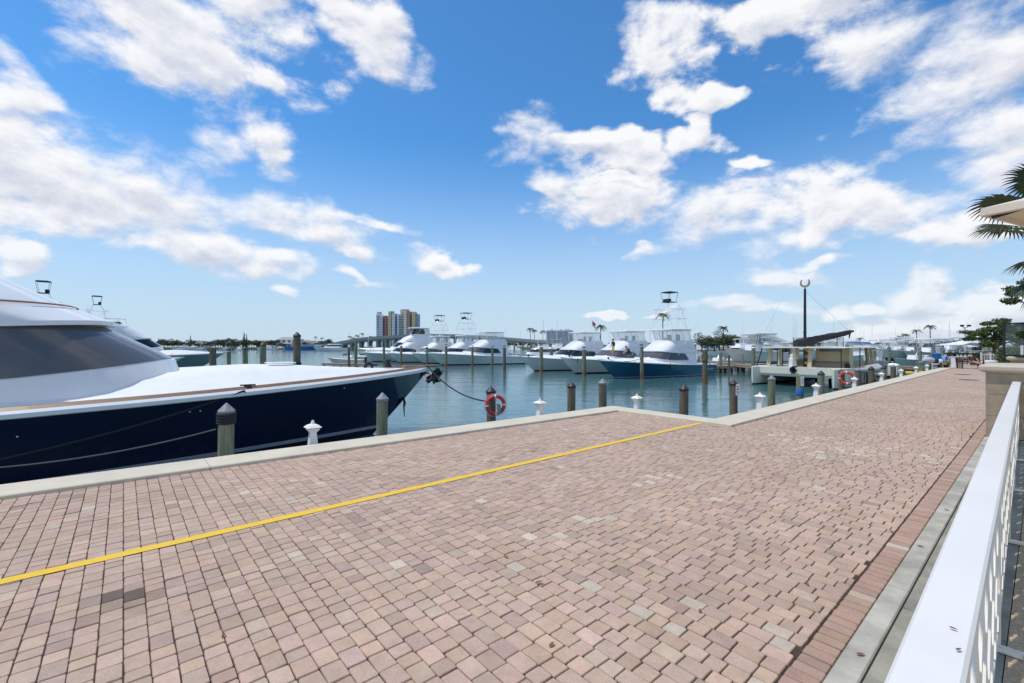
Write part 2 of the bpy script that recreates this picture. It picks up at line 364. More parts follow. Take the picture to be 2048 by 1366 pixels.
    wv = n.new('ShaderNodeVectorMath'); wv.operation = 'MULTIPLY_ADD'; wv.inputs[1].default_value = (.06, .06, .06); l.new(wn.outputs['Color'], wv.inputs[0]); l.new(mp.outputs[0], wv.inputs[2]); l.new(wv.outputs[0], vo.inputs['Vector'])
    e = ma('SUBTRACT', 1.19, acc); e = ma('MINIMUM', ma('MULTIPLY', ma('MAXIMUM', e, -1.0), 1.15), .85)
    nz = ma('MULTIPLY', ma('SUBTRACT', no.outputs['Fac'], .5), 2.9); pf = ma('MULTIPLY', ma('SUBTRACT', .36, vo.outputs['Distance']), 1.1)
    l.new(ma('ADD', ma('ADD', e, nz), pf), go.inputs[0]); l.new(no.outputs['Fac'], go.inputs[1])
    def wm(op, a, b=None):
        q = N.new('ShaderNodeMath'); q.operation = op
        for i, x in enumerate((a, b)):
            if x is None: continue
            if isinstance(x, (int, float)): q.inputs[i].default_value = x
            else: L.new(x, q.inputs[i])
        return q.outputs[0]
    tc = N.new('ShaderNodeTexCoord')
    def dens(off):
        va = N.new('ShaderNodeVectorMath'); va.inputs[1].default_value = off; L.new(tc.outputs['Generated'], va.inputs[0])
        q = N.new('ShaderNodeGroup'); q.node_tree = g; L.new(va.outputs[0], q.inputs[0]); return q
    d0 = dens((0, 0, 0)); d1 = dens((-.010, .0, .020)); va1 = d1.inputs[0].links[0].from_node
    ch = N.new('ShaderNodeVectorMath'); ch.operation = 'MULTIPLY_ADD'; ch.inputs[1].default_value = (1e-7, 1e-7, 1e-7); L.new(d0.outputs[0], ch.inputs[0]); L.new(tc.outputs['Generated'], ch.inputs[2]); L.new(ch.outputs[0], va1.inputs[0])
    al = N.new('ShaderNodeMapRange'); al.interpolation_type = 'SMOOTHSTEP'; al.inputs[1].default_value = -.05; L.new(d0.outputs[0], al.inputs[0])
    sn = N.new('ShaderNodeTexNoise'); sn.inputs['Scale'].default_value = 3.2; sn.inputs['Detail'].default_value = 1; L.new(tc.outputs['Generated'], sn.inputs['Vector']); sm_ = N.new('ShaderNodeMapRange'); sm_.inputs[1].default_value = .35; sm_.inputs[2].default_value = .65; sm_.inputs[3].default_value = .48; sm_.inputs[4].default_value = 1.3; L.new(sn.outputs['Fac'], sm_.inputs[0]); L.new(sm_.outputs[0], al.inputs[2])
    df = wm('SUBTRACT', d0.outputs[0], d1.outputs[0])
    th = N.new('ShaderNodeMapRange'); th.interpolation_type = 'SMOOTHSTEP'; th.inputs[1].default_value = .5; th.inputs[2].default_value = 1.5; th.inputs[3].default_value = .72; th.inputs[4].default_value = .31; L.new(d0.outputs[0], th.inputs[0])
    lt = N.new('ShaderNodeMapRange'); lt.interpolation_type = 'SMOOTHSTEP'; lt.inputs[1].default_value = -.05; lt.inputs[2].default_value = 1.05; L.new(wm('ADD', wm('MULTIPLY', df, .9), th.outputs[0]), lt.inputs[0])
    cm = N.new('ShaderNodeMix'); cm.data_type = 'RGBA'; cm.inputs['A'].default_value = (5.0, 5.3, 6.2, 1); cm.inputs['B'].default_value = (8.0, 8.0, 8.1, 1); L.new(lt.outputs[0], cm.inputs['Factor'])
    ns = N.new('ShaderNodeTexSky'); ns.sky_type = 'NISHITA'; ns.sun_disc = False; ns.sun_elevation = math.asin(SUN.z); ns.sun_rotation = math.atan2(SUN.x, SUN.y); ns.air_density = 1.0; ns.dust_density = .3; ns.ozone_density = 2.0; ns.altitude = 0
    gr = N.new('ShaderNodeMix'); gr.data_type = 'RGBA'; gr.blend_type = 'MULTIPLY'; gr.inputs['Factor'].default_value = 1; gr.inputs['B'].default_value = (.52, 1.06, 1.42, 1); L.new(ns.outputs[0], gr.inputs['A'])
    sp2 = N.new('ShaderNodeSeparateXYZ'); L.new(tc.outputs['Generated'], sp2.inputs[0])
    hf = N.new('ShaderNodeMapRange'); hf.interpolation_type = 'SMOOTHSTEP'; hf.inputs[1].default_value = -.02; hf.inputs[2].default_value = .42; hf.inputs[3].default_value = .92; hf.inputs[4].default_value = 0; L.new(sp2.outputs[2], hf.inputs[0])
    hs = N.new('ShaderNodeMix'); hs.data_type = 'RGBA'; hs.inputs['B'].default_value = (4.7, 5.7, 6.8, 1); L.new(hf.outputs[0], hs.inputs['Factor']); L.new(gr.outputs['Result'], hs.inputs['A'])
    hz = N.new('ShaderNodeMapRange'); hz.interpolation_type = 'SMOOTHSTEP'; hz.inputs[1].default_value = .0; hz.inputs[2].default_value = .22; hz.inputs[3].default_value = .68; hz.inputs[4].default_value = 1.0; L.new(sp2.outputs[2], hz.inputs[0])
    a2 = wm('MULTIPLY', al.outputs[0], hz.outputs[0]); a3 = wm('MULTIPLY', a2, .97)
    b2 = N.new('ShaderNodeBackground'); b2.inputs['Strength'].default_value = .1; L.new(cm.outputs['Result'], b2.inputs['Color']); L.new(hs.outputs['Result'], bg.inputs['Color'])
    ms = N.new('ShaderNodeMixShader'); L.new(a3, ms.inputs[0]); L.new(bg.outputs[0], ms.inputs[1]); L.new(b2.outputs[0], ms.inputs[2]); L.new(ms.outputs[0], N['World Output'].inputs['Surface'])
    w.cycles.sampling_method = 'MANUAL'; w.cycles.sample_map_resolution = 512
sky()
SC.view_settings.view_transform = 'Standard'; SC.view_settings.look = 'None'; SC.view_settings.exposure = .3; SC.view_settings.gamma = 1
SC.cycles.max_bounces = 6; SC.cycles.transparent_max_bounces = 10; SC.cycles.use_denoising = True
# ------------------------------------------------------------------ the setting
def structure(o): o['kind'] = 'structure'; return o
# quay lines (v as a function of u): left quay, notch at u = 10.7, right quay
def v_left(u): return 8.32 - .0363*(u+1.15)
def v_right(u): return 4.72 + .0041*(u-10.7)
U_N = 10.7; U_END = 64.0; V_SOL = .985; V_CUR = .815; V_STRIP = .68
def vmax(u): return v_left(u) if u < U_N else v_right(u)
def pavers():
    rnd = random.Random(11); vs = []; fs = []; cols = []
    stains = [(G(235, 1195), .17, .30), (G(300, 1190), .12, .42), (G(180, 1235), .12, .7), (G(1060, 900), .3, .84), (G(700, 1040), .25, .82), (G(1400, 1190), .35, .8), (G(1500, 1090), .25, .82), (G(860, 960), .3, .85)]
    pale = [(G(1070, 1100), .5), (G(1160, 1050), .5), (G(1330, 960), .6), (G(1700, 900), 1.2), (G(1650, 880), 1.0)]
    def brick(u0, u1, v0, v1, tone=None):
        uc, vc = (u0+u1)/2, (v0+v1)/2; near = uc < 16
        j = .0024; hz = rnd.gauss(0, .0016); c = min(.0115, (u1-u0)*.2); e = .006
        if near:
            ring = []
            for su, sv in ((-1, -1), (1, -1), (1, 1), (-1, 1)):
                cu = (u0 if su < 0 else u1)+rnd.uniform(-j, j); cvv = (v0 if sv < 0 else v1)+rnd.uniform(-j, j)
                a = (cu-su*c*rnd.uniform(.5, 1.3), cvv); b = (cu, cvv-sv*c*rnd.uniform(.5, 1.3)); m = (cu-su*c*.25, cvv-sv*c*.25)
                ring += [b, m, a] if su*sv > 0 else [a, m, b]
        else: ring = [(u0, v0), (u1, v0), (u1, v1), (u0, v1)]
        k = len(ring); o = len(vs)
        tilt = (rnd.gauss(0, .005), rnd.gauss(0, .005))
        for (u, v), ins, z in [(q, i, zz) for i, zz in ((0, -.03), (0, -.006), (e, 0)) for q in ring]:
            uu = u-(u-uc)/max(.01, abs(u-uc)+abs(v-vc))*ins; vv = v-(v-vc)/max(.01, abs(u-uc)+abs(v-vc))*ins
            p = UV(uu, vv, z+hz+(tilt[0]*(uu-uc)+tilt[1]*(vv-vc) if z > -.02 else 0)); vs.append((p.x, p.y, p.z))
        n0 = len(fs)
        for r in range(2):
            for i in range(k): fs.append((o+r*k+i, o+r*k+(i+1) % k, o+(r+1)*k+(i+1) % k, o+(r+1)*k+i))
        fs.append(tuple(o+2*k+i for i in range(k)))
        x = rnd.random()
        base = Vector((.472, .333, .253))
        if tone is not None: base = Vector(tone)
        d = max(-.6, min(.6, rnd.gauss(0, .065))); col = base*(1+d)
        col.x *= 1+rnd.uniform(-.035, .035); col.z *= 1+rnd.uniform(-.08, .03)
        if x < .012: col = Vector((.55, .45, .35))*rnd.uniform(.85, 1.08)
        elif x < .04: col = Vector((.47, .36, .26))*rnd.uniform(.9, 1.1)
        elif x < .06: col = Vector((.37, .272, .21))*rnd.uniform(.85, 1.1)
        elif x < .115: col = Vector((.45, .315, .255))*rnd.uniform(.85, 1.1)
        q = UV(uc, vc)
        big = noise.noise(q*.45)*.10+noise.noise(q*1.7)*.06; col *= 1+big
        for p, r, f in stains:
            dd = (q-p).length+rnd.uniform(-.05, .05)
            if dd < r: col *= f+(1-f)*(dd/r)**2
        for p, r in pale:
            if (q-p).length < r and rnd.random() < .11: col = Vector((.55, .45, .35))*rnd.uniform(.85, 1.1)
        cols.extend([(col.x, col.y, col.z, 1)]*(len(fs)-n0))
    s = .125; gap = .0052; row = 0; u = -5.0
    while u < U_END:
        hi = vmax(u+s/2)-.004; v = V_SOL+.006-rnd.random()*.12; first = True
        while v < hi:
            l = rnd.choice((.168, .168, .115, .168, .128)); a = max(v, V_SOL+.006); b = min(v+l, hi)
            if b-a > .03: brick(u+gap/2, u+s-gap/2, a+gap*.75, b-gap*.75)
            v += l
        u += s; row += 1
    u = -5.0
    while u < U_END:
        brick(u+.004, u+.096, V_CUR+.006, V_SOL-.004, tone=(.41, .265, .20)); u += .1
    me = bpy.data.meshes.new('paving'); me.from_pydata(vs, [], fs); me.materials.append(M['paver'])
    at = me.attributes.new('brick', 'FLOAT_COLOR', 'FACE'); at.data.foreach_set('color', [c for q in cols for c in q])
    o = bpy.data.objects.new('paving', me); COL.objects.link(o); structure(o)
pavers()
def flat(name, poly, z, m):
    b = MB(); b.add([(p.x, p.y, z) for p in poly], [tuple(range(len(poly)))]); return structure(b.build(name, m))
# sand bed under the pavers
flat('sand_bed', [UV(-5, V_CUR), UV(U_END, V_CUR), UV(U_END, v_right(U_END)), UV(U_N, v_right(U_N)), UV(U_N, v_left(U_N)), UV(-5, v_left(-5))], -.011, M['joint_sand'])
# kerb : a real step round the water side, in lengths with fine joints
def kerb():
    kw = .68; zt, zb = .05, -1.6; b = MB()
    def seg(a0, a1, b0, b1):   # inner a, outer b
        c = .012
        def ring(a, o):
            a = Vector((a.x, a.y, 0)); o = Vector((o.x, o.y, 0)); d = (o-a).normalized()
            return [(a.x, a.y, zb), (a.x, a.y, zt-c), ((a+d*c).x, (a+d*c).y, zt), ((o-d*c).x, (o-d*c).y, zt), (o.x, o.y, zt-c), (o.x, o.y, zb)]
        b.loft([ring(a0, b0), ring(a1, b1)], caps=True)
    uo = U_N+.62
    def lo(u): return v_left(u)+kw
    def ro(u): return v_right(u)+kw
    us = [-8, -5, -2, 1, 4, 7, 10.7]
    for i in range(len(us)-1):
        g = .004
        if i == len(us)-2: seg(UV(us[i]+g, v_left(us[i])), UV(U_N, v_left(U_N)), UV(us[i]+g, lo(us[i])), UV(uo, lo(uo)))
        else: seg(UV(us[i]+g, v_left(us[i])), UV(us[i+1]-g, v_left(us[i+1])), UV(us[i]+g, lo(us[i])), UV(us[i+1]-g, lo(us[i+1])))
    seg(UV(U_N, v_left(U_N)), UV(U_N, v_right(U_N)), UV(uo, lo(uo)), UV(uo, ro(uo)))
    u = U_N
    while u < U_END:
        u2 = min(U_END, u+3.6); g = .004
        seg(UV(u+(0 if u == U_N else g), v_right(u)), UV(u2-g, v_right(u2)), UV(uo if u == U_N else u+g, ro(u)), UV(u2-g, ro(u2))); u = u2
    structure(b.build('kerb', M['kerb_concrete']))
    # lower berthing ledge outside the kerb, carrying the pedestals
    b = MB(); zl = -.22; w = .46
    def led(p0, p1, q0, q1, q=0):
        b.loft([[(p.x, p.y, z) for p, z in ((p0, -1.7), (p0, zl), (q0, zl), (q0, zl-.35), (q0, -1.7))], [(p.x, p.y, z) for p, z in ((p1, -1.7), (p1, zl), (q1, zl), (q1, zl-.35), (q1, -1.7))]], caps=True)
    led(UV(-8, lo(-8)-.01), UV(uo, lo(uo)-.01), UV(-8, lo(-8)+w), UV(uo+w, lo(uo)+w))
    led(UV(uo-.01, lo(uo)), UV(uo-.01, ro(uo)), UV(uo+w, lo(uo)+w), UV(uo+w, ro(uo)+w))
    led(UV(uo, ro(uo)-.01), UV(U_END, ro(U_END)-.01), UV(uo, ro(uo)+w), UV(U_END, ro(U_END)+w))
    structure(b.build('quay_ledge', M['ledge_concrete']))
    b = MB()
    b.add([UV(uo+.02, ro(uo)+.004, zl+.004), UV(uo+1.0, ro(uo)+.004, zl+.004), UV(uo+1.0, ro(uo)+.11, zl+.004), UV(uo+.02, ro(uo)+.11, zl+.004)], [(0, 1, 2, 3)])
    structure(b.build('ledge_line', M['yellow_paint']))
    return lo, ro, uo
LO, RO, UO = kerb()
# painted line on the pavers
b = MB(); n = 60
for k in range(2):
    pass
rows = []
for i in range(n+1):
    u = -5+(10.66+5)*i/n; rows.append([UV(u, 5.365+.004*math.sin(u*7), .0065), UV(u, 5.487+.004*math.sin(u*9+1), .0065)])
b.loft(rows); structure(b.build('painted_line', M['yellow_paint']))
# kerb strip and paving on the right
b = MB(); u = -5
while u < 13.6:
    u2 = min(13.6, u+2.4)
    b.loft([[UV(u+.003, V_CUR, -.12), UV(u+.003, V_CUR, -.004), UV(u+.003, V_CUR-.008, .004), UV(u+.003, V_STRIP+.008, .004), UV(u+.003, V_STRIP, -.006), UV(u+.003, V_STRIP, -.12)], [UV(u2-.003, V_CUR, -.12), UV(u2-.003, V_CUR, -.004), UV(u2-.003, V_CUR-.008, .004), UV(u2-.003, V_STRIP+.008, .004), UV(u2-.003, V_STRIP, -.006), UV(u2-.003, V_STRIP, -.12)]], caps=True); u = u2
structure(b.build('edging', M['gutter_concrete']))
b = MB(); u = -5
while u < 13.6:
    u2 = min(13.6, u+3.1)
    b.loft([[UV(u+.004, V_STRIP-.012, -.1), UV(u+.004, V_STRIP-.012, -.004), UV(u+.004, .16, -.004), UV(u+.004, .16, -.1)], [UV(u2-.004, V_STRIP-.012, -.1), UV(u2-.004, V_STRIP-.012, -.004), UV(u2-.004, .16, -.004), UV(u2-.004, .16, -.1)]], caps=True); u = u2
structure(b.build('concrete_strip', M['strip_concrete']))
flat('terrace_floor', [UV(-6, .155), UV(-6, -30), UV(60, -30), UV(60, .155)], -.006, M['terrace'])
flat('ground', [UV(-30, 4.4), UV(-30, -300), UV(700, -300), UV(700, 4.4)], -.06, M['shore_soil'])
flat('bed', [Vector((-4000, -300, 0)), Vector((4000, -300, 0)), Vector((4000, 6000, 0)), Vector((-4000, 6000, 0))], -4.0, M['shore_soil'])
flat('water', [Vector((-4000, -300, 0)), Vector((4000, -300, 0)), Vector((4000, 6000, 0)), Vector((-4000, 6000, 0))], WZ, M['water'])
# two thin dark discs set on the pavers far along the promenade
for px, py in ((1924, 749), (1938, 760)):
    p = G(px, py); c = MB(); c.lathe([(.42, -.01), (.42, .009), (.38, .012), (.02, .012)], n=24)
    o = c.build('dark_disc', M['cap_black'], loc=p); tag(o, 'thin dark round disc on the pavers, '+('farther' if py < 755 else 'nearer')+' of two beyond the stone pillar', 'drain cover')
# ------------------------------------------------------------------ white railing and stone pillars
def railing():
    a = G(1765, 1366, 1.17); a2 = G(2025, 762, 1.17); d = (a2-a).normalized(); n = Vector((d.y, -d.x, 0))
    a = a-d*3.0; L = (a2-a).length; w = .118
    r = empty('railing', 'white painted railing with broad flat handrail and lattice panel along the terrace', 'railing', (a.x, a.y, 0), math.atan2(d.y, d.x))
    b = MB(); b.rbox((L/2, -w/2, 1.145), (L, w, .05), .008); b.build('handrail', M['rail_white'], r)
    b = MB(); b.rbox((L/2, -w/2, 1.065), (L, .06, .05), .004); b.rbox((L/2, -w/2, .14), (L, .06, .05), .004); b.build('cross_rail', M['rail_bar'], r)
    b = MB(); st = .36; x = .0; y = -w/2; z0, z1 = .165, 1.04; h = z1-z0
    k = int(L/st)+6
    for i in range(-6, k):
        for sg, yy in ((1, y-.0015), (-1, y+.0015)):
            x0 = i*st; x1 = x0+h*.62
            if sg < 0: x0, x1 = x1, x0
            lo_, hi_ = min(x0, x1), max(x0, x1)
            if hi_ < 0 or lo_ > L: continue
            p0 = Vector((x0, yy, z0)); p1 = Vector((x1, yy, z1))
            def cl(p, q):
                if p.x < 0: p = p+(q-p)*((0-p.x)/(q.x-p.x))
                if p.x > L: p = p+(q-p)*((L-p.x)/(q.x-p.x))
                return p
            p0, p1 = cl(p0, p1), cl(p1, p0)
            if (p1-p0).length < .05: continue
            b.beam(p0, p1, .062 if sg > 0 else .058, .06)
    b.build('lattice_panel', M['rail_bar'], r)
    for i in range(6):
        x = 1.2+i*2.35
        if x > L-.2: break
        p = MB(); p.rbox((x, y, .55), (.075, .075, 1.02), .004); o = p.build('post', M['rail_bar'], r)
        q = MB(); q.rbox((x, y-.07, .012), (.07, .12, .024), .004); q.build('foot_plate', M['rail_bar'], o)
railing()
def pillar(u, v0, v1, du, label, h=1.46):
    r = empty('stone_pillar', label, 'pillar', UV(u, (v0+v1)/2, 0), ANG1); w = v0-v1
    b = MB(); hh = h-.13; z = 0
    for i in range(3):
        b.rbox((du/2, 0, z+hh/6-.0015), (du, w, hh/3-.003), .008); z += hh/3
    b.box((du/2, 0, hh/2), (du-.02, w-.02, hh-.01))
    b.build('shaft', M['stone'], r)
    b = MB(); o1, o2 = .0, .11
    def sq(o, z): return [(-o, -w/2-o, z), (du+o, -w/2-o, z), (du+o, w/2+o, z), (-o, w/2+o, z)]
    b.loft([sq(.005, h-.13), sq(.02, h-.125), sq(.10, h-.075), sq(.105, h-.012), sq(.10, h), sq(.04, h+.035)], closed=True, caps=True)
    b.build('capstone', M['stone_cap'], r); return r
pillar(13.6, .80, -.75, 1.5, 'large tan stone pillar with sloped cap at the end of the white railing')
PIL2 = pillar(26.3, .88, -.2, 1.1, 'smaller stone pillar carrying the black lantern behind the large pillar', 1.42)
# black lantern frame standing on the second pillar
def lantern():
    p = AT(2032, 17.6); r = empty('lantern', 'large black framed glass lantern on the far stone pillar', 'lantern', (p.x+.36, p.y+.05, 1.46), ANG1*0)
    w, h = .74, 1.28; f = .055
    b = MB()
    for sx in (-1, 1):
        for sy in (-1, 1): b.beam((sx*w/2, sy*w/2, .03), (sx*w/2, sy*w/2, h), f, f, up=(0, 1, 0))
    for z in (.03, h):
        for s in (-1, 1):
            b.beam((-w/2, s*w/2, z), (w/2, s*w/2, z), f, f); b.beam((s*w/2, -w/2, z), (s*w/2, w/2, z), f, f)
    b.build('frame', M['black_metal'], r)
    b = MB(); b.box((0, 0, .01), (w+.1, w+.1, .03)); b.build('base', M['black_metal'], r)
    b = MB(); b.box((0, 0, h/2+.02), (w-.06, w-.06, h-.12)); b.build('glass', M['pane'], r)
    b = MB(); b.lathe([(.09, .03), (.09, .42), (.01, .43)], n=14); b.build('candle', M['canvas_white'], r)
lantern()
# patio chair behind the railing and the near parasol
def chair():
    p = Vector((2.62, 1.95, 0)); p = G(2085, 1180, 0)
    r = empty('patio_chair', 'patio chair with pale mesh back and black knob behind the railing', 'chair', (p.x+.50, p.y+.05, 0), R(200))
    def tb(name, pts, rad, m, n=8): q = MB(); q.tube(pts, rad, n=n); return q.build(name, m, r)
    for sx in (-1, 1):
        tb('leg', [(sx*.25, -.25, 0), (sx*.25, -.22, .44)], .015, M['alu']); tb('leg', [(sx*.25, .27, 0), (sx*.25, .2, .44), (sx*.25, .30, .86)], .015, M['alu'])
        tb('armrest', [(sx*.27, -.22, .44), (sx*.27, -.2, .66), (sx*.27, .24, .68)], .016, M['alu'])
    q = MB(); q.rbox((0, -.02, .45), (.5, .5, .03), .01); q.build('seat', M['canvas_white'], r)
    q = MB(); q.loft([[(x, .21+z*.16+.03*math.cos(x*6), .5+z*.62) for x in (-.24, -.12, 0, .12, .24)] for z in (0, .2, .4, .6, .8, 1)]); q.loft([[(x, .235+z*.16+.03*math.cos(x*6), .5+z*.62) for x in (.24, .12, 0, -.12, -.24)] for z in (0, .2, .4, .6, .8, 1)]); q.build('backrest', M['rib_grey'], r)
    for sx in (-1, 1):
        q = MB(); q.ball((sx*.25, .36, 1.13), .035, sc=(1, 1.5, .7)); q.build('knob', M['rubber'], r)
chair()
def parasol(name, label, base, h, half, rz, mat_c, drop=.55, pole=.03, square=True, mast_off=(0, 0)):
    r = empty(name, label, 'parasol', (base.x, base.y, 0), rz)
    b = MB(); b.tube([(0, 0, 0), (0, 0, h+.1)], pole, n=12); b.build('pole', M['alu'], r)
    b = MB(); b.rbox((0, 0, .05), (.6, .6, .1), .02); b.build('foot', M['ledge_concrete'], r)
    n = 4 if square else 8; rad = half*math.sqrt(2) if square else half
    def corner(k, t, z=0): a = 2*PI*k/n+PI/4; sag = .05*math.sin(PI*t); return Vector((rad*t*math.cos(a), rad*t*math.sin(a), h-drop*t-sag+z))
    b = MB(); S = 10
    for k in range(n):
        rings = []
        for i in range(9):
            t = .03+.97*i/8; a = corner(k, t); c = corner(k+1, t); q = []
            for j in range(S+1):
                f = j/S; p = a.lerp(c, f); p.z -= .10*math.sin(PI*f)*t*t*-1*.0; s = .045*math.sin(PI*f)*t; ctr = Vector((0, 0, p.z)); q.append(ctr+(p-ctr)*(1-s)+Vector((0, 0, .03*math.sin(PI*f)*t)))
            rings.append(q)
        last = rings[-1]; rings.append([Vector((p.x*1.004, p.y*1.004, p.z-.05)) for p in last]); rings.append([Vector((p.x*.985, p.y*.985, p.z-.055)) for p in last])
        for q in reversed(rings[:9]): rings.append([Vector((p.x*.985, p.y*.985, p.z-.02)) for p in q])
        b.loft(rings, smooth=True)
    b.build('canopy', mat_c, r)
    b = MB()
    for k in range(n): b.tube([corner(k, .05, -.06), corner(k, .97, -.075)], .014, n=6)
    b.build('rib', M['black_metal'] if square else M['alu'], r)
    b = MB(); b.lathe([(.05, 0), (.07, .05), (.03, .12), (.01, .16)], (0, 0, h-.02), n=12); b.build('finial', M['alu'], r)
    return r
tip = AT(1962, 3.0, 2.78)
ang = R(-14)
half = 1.5
cc_ = tip+Vector((half*math.sqrt(2)*math.cos(ang), half*math.sqrt(2)*math.sin(ang), 0))
parasol('parasol', 'beige canvas parasol whose corner hangs over the terrace near the palm', cc_, 3.42, half, ang+PI-PI/4, M['canvas_beige'], drop=.62)
# ------------------------------------------------------------------ pilings
def pile(p, ztop, rad, label, green=True, cap='cone', capmat='cap_grey', band=None, zb=-2.4, group=None, wrap=None):
    r = empty('piling', label, 'piling', (p.x, p.y, WZ), random.uniform(0, 6), group); h = ztop-WZ
    ch = rad*1.15 if cap else 0; n = 18; b = MB(); rings = []
    ph = random.uniform(0, 6); lean = (random.uniform(-.012, .012), random.uniform(-.012, .012))
    for i in range(9):
        z = zb-WZ+(h-ch-(zb-WZ))*i/8; rr = rad*(1.05-.05*i/8)
        rings.append([(lean[0]*z+rr*(1+.03*noise.noise(Vector((math.cos(2*PI*k/n)*2+ph, math.sin(2*PI*k/n)*2, z*.8))))*math.cos(2*PI*k/n), lean[1]*z+rr*(1+.03*noise.noise(Vector((math.sin(2*PI*k/n)*2, ph+math.cos(2*PI*k/n)*2, z*.8))))*math.sin(2*PI*k/n), z) for k in range(n)])
    b.loft(rings, closed=True, caps=True, smooth=True); b.build('post', M['pile_green' if green else 'pile_brown'], r)
    lx, ly = lean[0]*h, lean[1]*h
    if cap == 'cone':
        b = MB(); b.lathe([(rad*1.10, h-ch-.05), (rad*1.13, h-ch+.005), (.012, h)], (lx, ly, 0), n=16, smooth=False); b.build('cap', M[capmat], r)
    elif cap == 'flat':
        b = MB(); b.lathe([(rad*1.04, h-.06), (rad*1.04, h+.01), (rad*.2, h+.06)], (lx, ly, 0), n=16, smooth=False); b.build('cap', M[capmat], r)
    if band is not None:
        for k in range(band[2]):
            b = MB(); b.torus((lx*.9, ly*.9, band[0]-WZ+band[1]*k), rad*1.06, band[1]*.55, axis='z', n=24, m=6); b.build('rope_wrap', M['rope_dark'], r)
    if wrap:
        b = MB(); b.lathe([(rad*1.10, wrap[0]-WZ), (rad*1.16, wrap[0]-WZ+.02), (rad*1.15, wrap[1]-WZ-.02), (rad*1.09, wrap[1]-WZ)], (lx*.5, ly*.5, 0), n=18); b.build('wrap', M['canvas_blue'], r)
    return r
def near_pile(px, py_top, Y, rad, label, **k):
    return pile(AT(px, Y), ZZ(py_top, Y), rad, label, **k)
NP = {}
NP[450] = near_pile(450, 806, 8.1, .124, 'pale green-brown piling with grey cone cap and thick black band beside the navy yacht', green=True, band=(.52, .05, 4))
NP[763] = near_pile(763, 785, 10.9, .13, 'streaky piling with grey cone cap in front of the navy yacht stem', green=True)
near_pile(983, 772, 14.0, .14, 'dark piling with black cone cap that carries the red life ring', green=False, capmat='cap_black')
near_pile(1142, 763, 15.6, .138, 'brown piling with dark cap, left of the pair outside the kerb corner', green=False, capmat='cap_black')
near_pile(1205.5, 757, 16.2, .138, 'brown piling with pale grey cap, right of the pair outside the kerb corner', green=False)
near_pile(1367, 768, 14.6, .137, 'dark brown piling with black cap standing in the kerb notch', green=False, capmat='cap_black')
near_pile(1467.5, 758.5, 16.6, .137, 'brown piling with black cap and white notice board on its side', green=False, capmat='cap_black')
near_pile(1543, 750, 18.9, .137, 'brown piling with grey cone cap in front of the catamaran port bow', green=True)
near_pile(1599.5, 751, 20.9, .145, 'flat topped piling wrapped in blue at its foot with a white notice', green=True, cap=None, wrap=(-.42, -.10))
near_pile(1642, 741, 23.2, .15, 'brown piling with black cap under the catamaran front beam', green=True, capmat='cap_black')
near_pile(1683.5, 738, 25.4, .15, 'brown piling with black cap that carries the orange life ring', green=False, capmat='cap_black')
near_pile(1716.5, 734, 27.5, .16, 'brown piling with grey cap beside the grey inflatable dinghy', green=False)
near_pile(1743, 732, 29.4, .16, 'dark brown piling with black cap behind the striped towels', green=False, capmat='cap_black')
near_pile(1767, 731, 31.0, .15, 'green brown piling just right of the inflatable dinghy', green=True, capmat='cap_black')
near_pile(1786.5, 728, 32.2, .16, 'brown piling with grey cap in front of the white dock box', green=False)
near_pile(1806, 737, 34.0, .14, 'short dark piling beside the yellow kayak', green=False, cap=None)
near_pile(1841, 724, 36.5, .18, 'thick mossy piling right of the yellow kayak', green=True, cap='flat', capmat='cap_grey')
near_pile(1858, 724, 39.0, .15, 'dark piling behind the last white pedestals', green=False, cap='flat', capmat='cap_black')
